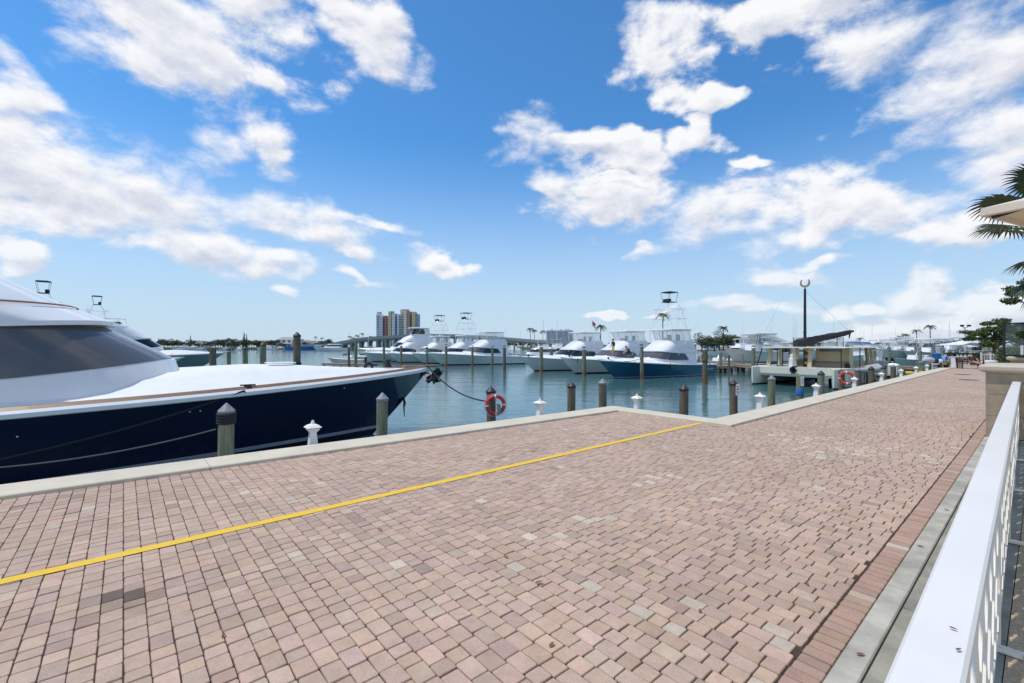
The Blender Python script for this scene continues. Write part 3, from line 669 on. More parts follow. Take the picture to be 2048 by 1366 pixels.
# pilings standing out in the basin
for px, pt, Y, rad, label, cp in (
    (458, 699, 24, .10, 'green piling in front of the grey-green yacht bow', 'flat'), (491.5, 692, 26, .13, 'capped green piling just right of the grey-green yacht bow', 'cone'),
    (526, 683, 27, .17, 'broad dark capped piling between two green ones across the navy foredeck', 'cone'), (594, 663.5, 22.5, .165, 'tall green piling with dark cone cap and rope round it behind the navy foredeck', 'cone'),
    (426, 690, 40, .26, 'thick flat topped piling cluster behind the grey-green yacht', 'flat'),
    (698, 694, 62, .16, 'piling at the small floating dock left of the pale yachts', 'flat'), (711.5, 678, 63, .2, 'tall brown post on the small floating dock left of the pale yachts', 'flat'),
    (768, 690, 76, .2, 'green piling before the bow of the leftmost pale yacht', 'flat'), (802, 689, 74, .19, 'green piling before the second pale yacht', 'flat'),
    (854, 691, 70, .2, 'green piling at the bow of the pale yacht nearest the camera', 'flat'), (892, 689, 65, .19, 'green piling amidships of the nearest pale yacht', 'flat'),
    (899.5, 692, 80, .18, 'half hidden piling behind the nearest pale yacht cabin', 'flat'), (945, 692, 65.5, .17, 'thin dark piling in front of the pale yacht windscreen', 'flat'),
    (984.5, 692, 67, .19, 'piling with orange foot in front of the pale yacht side window', 'flat'), (1009, 692, 55.5, .18, 'rusty footed piling at the pale yacht stern', 'flat'),
    (1082.5, 690, 50.8, .2, 'tall dark piling in front of the leftmost of three bows on the right', 'flat'), (1103, 694, 70, .25, 'green piling seen over the foredeck of the leftmost of three bows', 'flat'),
    (1168.5, 694.5, 45.3, .2, 'brown piling with orange foot between the two pale bows', 'flat'), (1270, 692, 56, .19, 'piling behind the foredeck of the blue hulled boat', 'flat'),
    (1284, 689.5, 41.5, .165, 'grey piling with orange foot against the blue hull', 'flat'), (1410, 694.5, 36.2, .20, 'tall green piling with orange foot off the stern of the blue boat', 'flat'),
    (1506, 692, 40, .16, 'green piling behind the catamaran port bow', 'flat'), (1441, 705, 52, .13, 'slim piling at the timber dock under the lifted boat', None),
    (1458, 710, 50, .11, 'thin brown post at the inner end of the timber walkway', None), (1398, 712, 50.5, .1, 'short thin post at the blue boat stern', None),
    (1485, 710, 53, .09, 'thin post right of the lifted white boat keel', None), (1695, 692, 47, .2, 'piling behind the catamaran stern under the blue canopy', 'flat'), (1748, 697, 46, .2, 'green piling right of the blue canopy boat', 'flat'),
    (1825, 703, 56, .25, 'piling beside the teal hull on its lift', 'flat')):
    pile(AT(px, Y), ZZ(pt, Y), rad, label, green=random.random() < .8, cap=cp, capmat='cap_black', band=((.95, .06, 2) if px == 594 else ((.62, .05, 1) if px in (491.5, 1410) else None)))
# ------------------------------------------------------------------ white power pedestals on the ledge
def pedestal(u, v, label, proto=[None]):
    r0 = proto[0]
    loc = UV(u, v, -.22)
    if r0 is None:
        r = empty('power_pedestal', label, 'pedestal', loc, ANG1, 'white power pedestals along the quay')
        b = MB()
        def sq(h, z): return [(-h, -h, z), (h, -h, z), (h, h, z), (-h, h, z)]
        b.loft([sq(.098, 0), sq(.098, .02), sq(.092, .03), sq(.055, .44)], closed=True, caps=True); b.build('shaft', M['pedestal_white'], r)
        b = MB(); b.loft([sq(.055, .44), sq(.062, .455), sq(.098, .50), sq(.101, .52)], closed=True, caps=True); b.build('collar', M['pedestal_white'], r)
        b = MB(); b.loft([sq(.093, .52), sq(.093, .537)], closed=True, caps=True); b.build('lens', M['pedestal_buff'], r)
        b = MB(); b.loft([sq(.128, .537), sq(.131, .547), sq(.085, .588), sq(.038, .61)], closed=True, caps=True); b.build('roof', M['pedestal_white'], r)
        b = MB(); b.lathe([(.034, .605), (.034, .642), (.027, .652)], n=12); b.torus((0, 0, .655), .02, .008, n=14, m=6); b.build('finial', M['pedestal_white'], r)
        proto[0] = r; return r
    index_kids(); c = copy_tree(r0); c.location = loc; c['label'] = label; return c
def uv_of(p): return p.dot(D1), p.dot(D2)
for px, Y, side, label in (
    (625, 0, 'L', 'white power pedestal in front of the navy hull'), (1080, 0, 'L', 'white power pedestal between the red life ring and the kerb corner'),
    (1273.5, 0, 'N', 'white power pedestal at the kerb notch, between two dark pilings'), (1520, 0, 'R', 'white power pedestal left of the piling before the catamaran bow'),
    (1632, 0, 'R', 'white power pedestal under the catamaran front beam'), (1708.5, 0, 'R', 'white power pedestal just right of the orange life ring'),
    (1763, 0, 'R', 'white power pedestal right of the striped towels'), (1802, 0, 'R', 'white power pedestal at the left end of the yellow kayak'),
    (1832, 0, 'R', 'white power pedestal at the right end of the yellow kayak'), (1854, 0, 'R', 'last white power pedestal, beside the seated person in blue')):
    t = (px-CX)/F; off = .26
    # ray from the camera meets the centre line of the ledge
    if side == 'L':
        best = min((abs((UV(u/50, LO(u/50)+off).x)-t*UV(u/50, LO(u/50)+off).y), u/50) for u in range(-200, 600))[1]; u, v = best, LO(best)+off
    elif side == 'N':
        best = min((abs(UV(UO+off, v/50).x-t*UV(UO+off, v/50).y), v/50) for v in range(200, 460))[1]; u, v = UO+off, best
    else:
        best = min((abs(UV(u/20, RO(u/20)+off).x-t*UV(u/20, RO(u/20)+off).y), u/20) for u in range(200, 1400))[1]; u, v = best, RO(best)+off
    pedestal(u, v, label)
# ------------------------------------------------------------------ life rings and notices
def life_ring(c, rad, rz, m, label):
    r = empty('life_ring', label, 'life ring', c, rz)
    b = MB(); b.torus((0, 0, 0), rad, rad*.21, n=40, m=12); b.build('ring', M[m], r)
    for k in range(4):
        b = MB(); a = PI/4*0+k*PI/2+.05; b.torus((0, 0, 0), rad, rad*.216, n=4, m=12, a0=a-.09, a1=a+.09); b.build('band', M['ring_white'], r)
    b = MB()
    for k in range(4):
        a0 = k*PI/2+.05; pts = []
        for i in range(9):
            a = a0+PI/2*i/8; q = rad*1.24+.03*math.sin(PI*i/8); pts.append((q*math.cos(a), -.02, q*math.sin(a)))
        b.tube(pts, .007, n=5)
    b.build('grab_line', M['rope_white'], r)
    b = MB()
    for i in range(4):
        x = rad*(.1+.09*i); b.tube([(x, -rad*.2, rad*.15), (x+rad*.25, -rad*.26, -rad*.5), (x+rad*.3, -rad*.26, -rad*.95), (x+rad*.2, -rad*.26, -rad*.98), (x+rad*.02, -rad*.24, -rad*.4), (x, -rad*.2, rad*.15)], .012, n=5, mat=i % 2)
    b.build('throw_rope', [M['rope_white'], M['rope_dark']], r)
p = AT(991, 13.75); life_ring((p.x, p.y, ZZ(810, 13.75)), .265, R(12), 'ring_red', 'red life ring with white bands hanging on the black capped piling')
p = AT(1693.5, 25.1); life_ring((p.x, p.y, ZZ(756, 25.1)), .31, R(-38), 'ring_orange', 'orange life ring hanging on a piling before the catamaran')
def notice(px, Y, py, w, h, rz, label):
    p = AT(px, Y, ZZ(py, Y)); r = empty('notice_board', label, 'sign', p, rz)
    b = MB(); b.rbox((0, 0, 0), (w, .02, h), .004); b.build('board', M['sign_white'], r)
    b = MB(); b.torus((0, -.012, h*.3), w*.24, w*.045, n=20, m=5); b.beam((-w*.15, -.012, h*.3+w*.15), (w*.15, -.012, h*.3-w*.15), .006, w*.06); b.box((0, -.012, h*.3), (w*.1, .004, w*.3)); b.build('symbol', M['sign_black'], r)
    b = MB(); b.box((0, -.012, 0.02), (w*.8, .004, h*.10)); b.build('red_bar', M['sign_red'], r)
    b = MB()
    for i in range(3): b.box((0, -.012, -h*.14-i*h*.1), (w*(.7-.12*i), .004, h*.035))
    b.build('lettering', M['sign_black'], r)
notice(1475, 16.45, 779.5, .12, .40, R(-18), 'white notice with round symbol and red bar on the black capped piling')
notice(1604.5, 20.7, 762.5, .13, .42, R(-30), 'white notice on the flat topped piling with the blue foot')
# fallen leaves on the pavers
lf = MB(); lf.loft([[(-.03, 0, .004), (-.015, .011, .012), (.012, .013, .007), (.034, 0, .012)], [(-.03, 0, .004), (-.015, 0, .004), (.012, 0, .003), (.034, 0, .012)], [(-.03, 0, .004), (-.015, -.011, .01), (.012, -.012, .013), (.034, 0, .012)]])
first = None
for px, py in ((447, 1272), (1104, 1290), (1078, 1166), (1012, 1114), (1614, 1168), (1783, 1063), (1841, 1093), (1893, 1020), (1722, 1310), (1400, 1222), (760, 1060), (640, 960)):
    q = G(px, py, .008)
    if first is None: o = first = lf.build('dry_leaf', M['dry_leaf'])
    else: o = first.copy(); COL.objects.link(o)
    o.location = q; o.rotation_euler = (random.uniform(-.2, .2), random.uniform(-.2, .2), random.uniform(0, 6)); k = random.uniform(.7, 1.15); o.scale = (k, k, k)
    tag(o, 'small dry brown leaf lying on the paving', 'leaf', 'dry leaves on the paving')
for px, py in ((1907, 1258), (1917, 1300)):
    q = G(px, py, 1.174); o = first.copy(); COL.objects.link(o); o.location = q; o.rotation_euler = (0, 0, random.uniform(0, 3)); o.scale = (.28, .28, .28)
    tag(o, 'tiny brown leaf scrap lying on the white handrail', 'leaf', 'leaf scraps on the handrail')
# ------------------------------------------------------------------ boats
def lerp(a, b, t): return a+(b-a)*t
def outline(xf, xa, hw, e=2.5, a=None, nf=8, ns=7):
    a = a or hw*1.15; xs = xf-a; p = [(xa+(xs-xa)*i/ns, hw) for i in range(ns)]
    for i in range(2*nf+1):
        th = PI/2-PI*i/(2*nf); c, s = math.cos(th), math.sin(th)
        p.append((xs+a*abs(c)**(2/e), hw*math.copysign(abs(s)**(2/e), s)))
    return p+[(q[0], -q[1]) for q in reversed(p[:ns])]
def ring(pts, z): return [(x, y, z(x) if callable(z) else z) for x, y in pts]
class Hull:
    def __init__(s, L, B, fb, fs, oh, flare=1.7, wl=.86): s.L, s.B, s.fb, s.fs, s.oh, s.fl, s.wl = L, B, fb, fs, oh, flare, wl
    def zs(s, t): return s.fs+(s.fb-s.fs)*max(0, 1-t)**1.7
    def pt(s, t, z, out=0.0):
        w = max(-.4, min(1, z/s.zs(t))); x0 = -s.oh*(1-w)**1.1 if w >= 0 else -s.oh*(1+(-w)*.9)
        x = x0+t*(-s.L-x0)
        def sh(tm, n): return 1-(1-min(t/tm, 1))**n
        dk = s.B/2*sh(.52, 2.1)**.85*(1-.10*t*t); wl = s.B/2*s.wl*sh(.75, 1.7)*(1-.06*t*t)
        hb = wl+(dk-wl)*max(0, w)**s.fl
        if w < 0: hb = wl*(1+w*1.6)
        return Vector((x, max(.015, hb)+out, z))
    TS = [0, .006, .015, .03, .05, .075, .10, .14, .18, .23, .28, .34, .4, .48, .56, .65, .74, .83, .92, 1.0]
    def shell(s, b, zlo, zhi, n, mat=0, out=0.0, stern=True):   # both sides between two heights (callables of t)
        for sg in (1, -1):
            rows = []
            for j in range(n+1):
                r = []
                for t in s.TS:
                    z = lerp(zlo(t), zhi(t), j/n); p = s.pt(t, z, out); r.append((p.x, sg*p.y, p.z))
                rows.append(r if sg < 0 else list(reversed(r)))
            b.loft(rows, mat=mat, smooth=True)
        if stern:
            l = [s.pt(1, lerp(zlo(1), zhi(1), j/n), out) for j in range(n+1)]
            b.loft([[(p.x-.002-out, p.y, p.z) for p in l], [(p.x-.002-out, -p.y, p.z) for p in l]], mat=mat)
def strip_along(h, b, o0, z0, o1, z1, t1=1.0, mat=0, close=True):   # strip following the sheer
    for sg in (1, -1):
        A = []; Bq = []
        for t in h.TS:
            if t > t1: break
            p = h.pt(t, h.zs(t)); k = min(1, t/.03)
            A.append((p.x+(o0 if t == 0 else 0), sg*max(.0, p.y+o0*k), p.z+z0)); Bq.append((p.x+(o1 if t == 0 else 0), sg*max(0, p.y+o1*k), p.z+z1))
        b.loft([A, Bq] if sg > 0 else [Bq, A], mat=mat)
def sportfish(name, label, bow, head, k=1.0, tsize=1.0, hull='hull_pale', L=None, B=None, tower=False, hardtop=True, fly=True, enclosed=False, boot='antifoul', stripe=None, teak=False, glass='glass_grey', outr=True, group=None, detail=True, cat='yacht', hz=1.0, crown=.36, zbase=WZ, hull_fit=False, canopy='black_canvas', fb=1.8, oh=2.0, side_glass=None, stem_anchor=False):
    L = L or 15*k; B = B or 4.5*k; h = Hull(L, B, fb*k, 1.15*k, oh*k)
    r = empty(name, label, cat, (bow[0], bow[1], zbase), head, group)
    b = MB(); bt = .13*k
    h.shell(b, lambda t: bt, lambda t: h.zs(t), 8); b.build('hull', M[hull], r)
    b = MB(); h.shell(b, lambda t: -.5*k, lambda t: bt, 4); b.build('bottom', M[boot], r)
    if stripe:
        b = MB(); h.shell(b, lambda t: stripe[0], lambda t: stripe[1], 1, out=.006); b.build('boot_stripe', M['stripe_grey'], r)
    # deck with crown
    b = MB(); rows = []
    for t in h.TS:
        p = h.pt(t, h.zs(t)); c = crown*k*min(1, (t/.26))**1.3*(1 if t < .62 else max(.15, 1-(t-.62)*6)); r_ = []
        for j in range(13):
            f = -1+j/6; y = f*p.y; q = max(0, min(1, (1-abs(f)-.07)/.38)); q = q*q*(3-2*q); r_.append((p.x, y, p.z+.02*k*0+c*q))
        rows.append(r_)
    b.loft(rows, smooth=True); b.build('deck', M['deck_white'], r)
    b = MB()
    strip_along(h, b, .0, -.085*k, .035*k, -.07*k); strip_along(h, b, .035*k, -.07*k, .04*k, -.01*k); strip_along(h, b, .04*k, -.01*k, .0, .03*k); strip_along(h, b, .0, .03*k, -.05*k, .03*k); strip_along(h, b, -.05*k, .03*k, -.055*k, .0)
    p = h.pt(1, h.zs(1)); b.box((p.x, 0, p.z), (.08*k, p.y*2+.05*k, .09*k))
    b.build('rub_rail', M['gelcoat_white'], r)
    if teak:
        b = MB(); strip_along(h, b, -.04*k, .031*k, -.10*k, .075*k); strip_along(h, b, -.10*k, .075*k, -.16*k, .078*k); strip_along(h, b, -.16*k, .078*k, -.165*k, -.02*k); b.build('covering_board', M['teak'], r)
    # cabin with raked wraparound screen
    z_d, z_s, z_b, z_t = 1.2*k, 1.94*k*hz, 2.55*k*hz, 2.82*k*hz
    o0 = outline(-.350*L, -.80*L, .40*B); o1 = outline(-.367*L, -.80*L, .375*B); o2 = outline(-.437*L, -.80*L, .345*B); o2l = outline(-.425*L, -.815*L, .362*B); o3 = outline(-.455*L, -.815*L, .352*B)
    zsf = lambda x: z_s-.30*k+.30*k*max(0, min(1, (x+.367*L+.62*B)/(.60*B)))**1.3
    b = MB(); b.loft([ring(o0, z_d), ring(o1, zsf), ring(o2, z_b)], closed=True, smooth=True); b.build('cabin', M['gelcoat_white'], r)
    n = len(o1); gl = MB(); lo = []; hi = []; cut = 3; m = 5
    g1 = outline(-.367*L+.02, -.80*L, .375*B+.018); g2 = outline(-.437*L+.02, -.80*L, .345*B+.018)
    for i in range(cut, n-cut):
        kk = min(i-cut, n-cut-1-i); f = math.sqrt(max(0, 1-(1-min(1, kk/m))**2))
        lo_f = .05; hi_f = lo_f+(.97-lo_f)*max(.02, f)
        A = Vector((*g1[i], zsf(g1[i][0]))); Bv = Vector((*g2[i], z_b)); lo.append(A.lerp(Bv, lo_f)); hi.append(A.lerp(Bv, hi_f))
    gl.loft([lo, [a.lerp(c, .33) for a, c in zip(lo, hi)], [a.lerp(c, .66) for a, c in zip(lo, hi)], hi], smooth=True); gl.build('windscreen', M[glass], r)
    if side_glass:
        for sg in (1, -1):
            q = MB(); xs = [-.52*L, -.56*L, -.60*L, -.645*L, -.685*L, -.71*L]; zl = []; zh = []
            for i, x in enumerate(xs):
                f = [.25, 1, 1, .95, .7, .08][i]; y = lambda z: sg*(lerp(.375*B, .345*B, (z-z_s)/(z_b-z_s))+.026); za = zsf(x)+.05*k; zt2 = za+(z_b-zsf(x)-.09*k)*f
                zl.append((x, y(za), za)); zh.append((x-.0*f, y(zt2), zt2))
            q.loft([zl, zh], smooth=True); q.build('side_window', M['glass_dark'], r)
    dp = lambda x: .20*k*max(0, min(1, (-.437*L-x)/(.20*L))); zbf = lambda o: (lambda x: z_b+o-dp(x)); ztf = lambda o: (lambda x: z_t+o-dp(x)*.5)
    b = MB(); b.loft([ring(o2, zbf(-.01)), ring(o2l, zbf(0)), ring(o2l, zbf(.07*k)), ring(o3, ztf(0))], closed=True, caps=True, smooth=True); b.build('brow', M['gelcoat_white'], r)
    if fly:
        z_f = z_t+.85*k*hz; f0 = outline(-.455*L+.01, -.80*L, .345*B); f1 = outline(-.52*L, -.79*L, .345*B); f2 = outline(-.56*L, -.78*L, .33*B); f2i = outline(-.57*L, -.77*L, .30*B)
        if enclosed:
            f1 = outline(-.50*L, -.80*L, .34*B); f2 = outline(-.56*L, -.80*L, .31*B)
        b = MB(); b.loft([ring(f0, ztf(-.02)), ring(f1, z_t+.5*k*hz), ring(f2, z_f), ring(f2i, z_f+.01), ring(f2i, z_t+.3*k)], closed=True, caps=True, smooth=True); b.build('flybridge', M['gelcoat_white'], r)
        if teak:
            b = MB(); q = outline(-.455*L-.004*L+.006, -.79*L, .345*B+.005); q2 = outline(-.455*L-.006*L+.008, -.79*L, .345*B+.006); b.loft([ring(q, z_t+.03*k), ring(outline(-.455*L-.005*L+.03, -.79*L, .345*B+.025), z_t+.045*k), ring(q2, z_t+.06*k)], closed=True); b.build('trim_line', M['teak'], r)
        z_h = z_t+1.95*k*hz; h0 = outline(-.545*L, -.765*L, .335*B, e=3.2, a=.5*k)
        if hardtop:
            b = MB(); hi_ = outline(-.555*L, -.76*L, .32*B, e=3.2, a=.5*k); h1 = outline(-.60*L, -.73*L, .2*B, e=3.2, a=.4*k)
            b.loft([ring(hi_, z_h-.09*k), ring(h0, z_h-.06*k), ring(h0, z_h+.03*k), ring(hi_, z_h+.07*k), ring(h1, z_h+.12*k)], closed=True, caps=True, smooth=False); b.build('hardtop', M['gelcoat_white'], r)
            if enclosed:
                b = MB(); b.loft([ring(outline(-.565*L, -.775*L, .315*B), z_f), ring(outline(-.60*L, -.765*L, .305*B), z_h-.05*k)], closed=True); b.build('upper_cabin', M['gelcoat_white'], r)
                b = MB(); A = outline(-.565*L+.03, -.775*L, .315*B+.02); C = outline(-.60*L+.03, -.765*L, .305*B+.02); lo = []; hi = []
                for i in range(4, len(A)-4):
                    kk = min(i-4, len(A)-5-i); f = math.sqrt(max(0, 1-(1-min(1, kk/4))**2)); a_ = Vector((*A[i], z_f)); c_ = Vector((*C[i], z_h-.05*k)); lo.append(a_.lerp(c_, .15)); hi.append(a_.lerp(c_, .15+.75*max(.03, f)))
                b.loft([lo, hi], smooth=True); b.build('upper_windscreen', M['glass_dark'], r)
            else:
                e0 = outline(-.572*L, -.765*L, .315*B); e1 = outline(-.56*L, -.755*L, .318*B, e=3.0, a=.5*k)
                b = MB(); b.loft([ring(e0, z_f), ring(e1, z_h-.05*k)], closed=True); b.build('clear_curtain', M['clear_vinyl'], r)
                for sg in (1, -1):
                    for xa, xb in ((-.575, -.562), (-.63, -.60), (-.69, -.655), (-.765, -.745)):
                        b = MB(); b.tube([(xa*L, sg*.325*B, z_f-.05*k), (xb*L, sg*.322*B, z_h)], .026*k, n=6); b.build('hardtop_post', M['white_tube'], r)
                b = MB(); b.rbox((-.63*L, 0, z_f-.05), (.5*k, .9*k, .7*k), .05); b.build('helm_console', M['gelcoat_white'], r)
                for sg in (.55, -.55):
                    b = MB(); b.rbox((-.70*L, sg*k, z_f+.25*k), (.12*k, .55*k, .7*k), .05); b.rbox((-.685*L, sg*k, z_f-.1*k), (.5*k, .55*k, .12*k), .04); b.build('helm_seat', M['gelcoat_white'], r)
                b = MB(); b.lathe([(.16*k, 0), (.2*k, .08*k), (.19*k, .16*k), (.05*k, .24*k)], (-.66*L, 0, z_h+.1*k), n=14); b.build('radar_dome', M['gelcoat_white'], r)
        else:
            for sg in (1,):
                b = MB(); q = [(x, y, z_f+.38*k) for x, y in outline(-.56*L, -.74*L, .31*B)]; b.tube(q, .02*k, n=6)
                for i in range(0, len(q), 5): b.tube([q[i], (q[i][0], q[i][1], z_f)], .016*k, n=6)
                b.build('handrail', M['alu'], r)
            b = MB(); b.rbox((-.61*L, 0, z_f+.02), (.6*k, 1.3*k, .3*k), .08); b.build('console_cover', M['black_canvas'], r)
    if tower and fly:
        zr, zc, zt3 = z_h+2.15*k, z_h+2.9*k, z_h+3.95*k; cx = -.655*L
        for sx, sg in ((1, 1), (1, -1), (-1, 1), (-1, -1)):
            b = MB(); b.tube([(cx+sx*.095*L, sg*.33*B, z_f), (cx+sx*.072*L*tsize, sg*.24*B*tsize, zr), (cx+sx*.04*L*tsize, sg*.15*B*tsize, zc)], .028*k*tsize, n=6); b.build('tower_leg', M['alu'], r)
        b = MB()
        for z, fx, fy in ((zr, .072, .24), (zr-1.0*k, .083, .285)):
            P = [(cx+sx*fx*L, sy*fy*B, z) for sx, sy in ((1, 1), (1, -1), (-1, -1), (-1, 1), (1, 1))]
            b.tube(P, .022*k, n=6)
        for sg in (1, -1):
            b.tube([(cx+.09*L, sg*.31*B, z_h), (cx-.072*L, sg*.24*B, zr)], .014*k, n=5); b.tube([(cx-.09*L, sg*.31*B, z_h), (cx+.072*L, sg*.24*B, zr)], .014*k, n=5)
        b.build('tower_brace', M['alu'], r)
        b = MB(); b.rbox((cx, 0, zc), (.085*L*tsize, .32*B*tsize, .05*k), .01); b.rbox((cx+.03*L*tsize, 0, zc+.18*k), (.03*L*tsize, .22*B*tsize, .3*k), .02); b.build('tower_platform', M[canopy], r)
        b = MB()
        q = outline(cx+.06*L*tsize, cx-.055*L*tsize, .17*B*tsize, e=3, a=.3*k*tsize); b.loft([ring(q, zt3-.06*k), ring(q, zt3), ring(outline(cx+.04*L*tsize, cx-.04*L*tsize, .12*B*tsize, e=3, a=.2*k*tsize), zt3+.05*k)], closed=True, caps=True)
        for sx in (1, -1):
            for sg in (1, -1): b.tube([(cx+sx*.036*L*tsize, sg*.14*B*tsize, zc), (cx+sx*.055*L*tsize, sg*.16*B*tsize, zt3-.03*k)], .022*k*tsize, n=6)
        b.build('tower_canopy', M[canopy], r)
    if outr:
        for sg in (1, -1):
            b = MB(); b.tube([(-.60*L, sg*.36*B, z_s), (-.70*L, sg*.42*B, z_s+2.2*k), (-.88*L, sg*.56*B, z_s+5.6*k)], [.028*k, .02*k, .006], n=6); b.build('outrigger', M['white_tube'], r)
        for sg in (.5, -.6):
            b = MB(); zz = (z_h if hardtop else z_t); b.tube([(-.70*L, sg*k, zz), (-.715*L, sg*k*1.1, zz+2.6*k)], .010, n=5); b.build('antenna', M['white_tube'], r)
    if detail:
        for t, sg in ((.06, 1), (.32, 1)) if teak else ((.06, 1), (.06, -1), (.32, 1), (.32, -1)):
            p = h.pt(t, h.zs(t)); b = MB(); b.box((p.x, sg*(p.y-.12*k), p.z+.05*k), (.05*k, .05*k, .07*k)); b.tube([(p.x-.14*k, sg*(p.y-.12*k), p.z+.09*k), (p.x+.14*k, sg*(p.y-.12*k), p.z+.09*k)], .018*k, n=6); b.build('cleat', M['chrome'], r)
        p0 = h.pt(0, h.zs(0)); b = MB(); b.rbox((-.25*k, 0, p0.z+.05*k), (1.0*k, .22*k, .05*k), .015); b.build('bow_pulpit', M['gelcoat_white'] if not teak else M['teak'], r)
        b = MB(); b.lathe([(.11*k, 0), (.09*k, .05*k), (.06*k, .12*k), (.1*k, .16*k), (.09*k, .2*k)], (-1.15*k, 0, p0.z+.05*k), n=12); b.build('windlass', M['black_metal'], r)
    return r, h
HN = math.atan2(.618, .786)
navy, hn = sportfish('sport_yacht', 'large navy hulled sport yacht with white decks and teak rail along the near quay', (-3.15, 17.2), HN, k=1.4, L=21, B=5.9, hull='hull_navy', hardtop=False, teak=True, stripe=(.20, .31), outr=False, crown=.375, glass='glass_grey', fb=1.60, oh=1.55, boot='antifoul', detail=True)
# hanging anchor, fittings and mooring gear of the navy yacht
b = MB()
b.loft([[(.05, -.2, 1.92), (.05, .2, 1.92)], [(.42, -.26, 1.98), (.42, .26, 1.98)], [(.62, -.12, 2.12), (.62, .12, 2.12)]]); b.loft([[(.05, -.2, 1.88), (.05, .2, 1.88)], [(.42, -.26, 1.74), (.42, .26, 1.74)], [(.30, -.04, 1.66), (.30, .04, 1.66)]])
b.beam((-.6, 0, 2.14), (.28, 0, 1.92), .05, .09); b.beam((.02, -.26, 1.74), (.5, -.02, 2.1), .02, .3); b.beam((.02, .26, 1.74), (.5, .02, 2.1), .02, .3)
b.build('anchor', M['black_metal'], navy)
b = MB(); b.loft([[(-.25, -.012, 1.72), (-.25, .012, 1.72)], [(.02, -.09, 1.78), (.02, .09, 1.78)], [(.1, -.09, 2.05), (.1, .09, 2.05)]]); b.box((-.05, 0, 1.9), (.3, .17, .22)); b.build('anchor_roller', M['chrome'], navy)
b = MB(); b.tube([(-1.05, -.06, 1.22), (-1.02, -.10, 1.0), (-1.05, -.1, .85), (-1.03, -.1, .5)], [.03, .05, .03, .012], n=7); b.build('hanging_line', M['rope_dark'], navy)
for t, z in ((.50, 1.30), (.475, 1.31), (.345, 1.52), (.335, 1.525), (.165, 1.80)):
    p = hn.pt(t, z); b = MB(); b.ball((p.x, -p.y-.005, p.z), .022, n=10); b.build('hull_fitting', M['chrome'], navy)
b = MB(); p = hn.pt(.30, hn.zs(.30)); b.torus((-2.2, .3, 2.33), .13, .05, n=18, m=8); b.build('rope_coil', M['rope_dark'], navy)
b = MB(); b.rbox((-5.1, 0, 2.55), (.75, .75, .035), .012); b.build('deck_hatch', M['gelcoat_white'], navy)
def world(o_loc, head, p): c, s = math.cos(head), math.sin(head); return Vector((o_loc[0]+p[0]*c-p[1]*s, o_loc[1]+p[0]*s+p[1]*c, WZ+p[2]))
def rope(pts, rad, m, label, sag=0.0, n=18):
    b = MB(); q = []
    for i in range(len(pts)-1):
        for j in range(n):
            t = j/n; p = Vector(pts[i]).lerp(Vector(pts[i+1]), t); p.z -= sag*4*t*(1-t); q.append(p)
    q.append(Vector(pts[-1])); b.tube(q, rad, n=6); tag(b.build('mooring_rope', M[m]), label, 'rope')
NB = (-3.15, 17.2)
pc = hn.pt(.30, hn.zs(.30)); cleat = world(NB, HN, (pc.x, -pc.y+.17, pc.z+.12))
b = MB(); b.tube([(-.17, 0, .06), (.17, 0, .06)], .02, n=6); b.box((0, 0, 0), (.1, .06, .1)); b.torus((0, 0, .02), .07, .025, axis='z', n=14, m=6); o = b.build('bow_cleat', M['black_metal'], navy); o.location = (pc.x, -pc.y+.17, pc.z+.08)
pe = world(NB, HN, (-12.5, -3.15, .75)); 
rope([cleat, world(NB, HN, (pc.x-.1, -pc.y-.06, pc.z+.02)), pe], .024, 'rope_dark', 'dark mooring rope running aft from the deck cleat along the navy hull', sag=.22)
pl = AT(450, 8.1, .45); rope([pl+Vector((-.16, 0, -.05)), G(-420, 935, -.2)], .016, 'rope_grey', 'grey line sagging from the black banded piling to the left along the navy hull', sag=.33)
pr = AT(977, 13.9, ZZ(803, 13.9)); pbw = world(NB, HN, (-.1, -.12, 2.3)); rope([pbw+Vector((-.5, -.1, .03)), pbw, pr], .024, 'rope_dark', 'dark mooring rope from the navy bow to the red life ring piling', sag=.28)
pp = AT(594, 22.35, .55); rope([pp, AT(520, 20.5, .2), ], .022, 'rope_dark', 'dark rope from the tall green piling down towards the navy foredeck', sag=.05)
rope([pp, AT(720, 40, -.25)], .02, 'rope_dark', 'long dark rope from the tall green piling towards the floating dock', sag=.1)
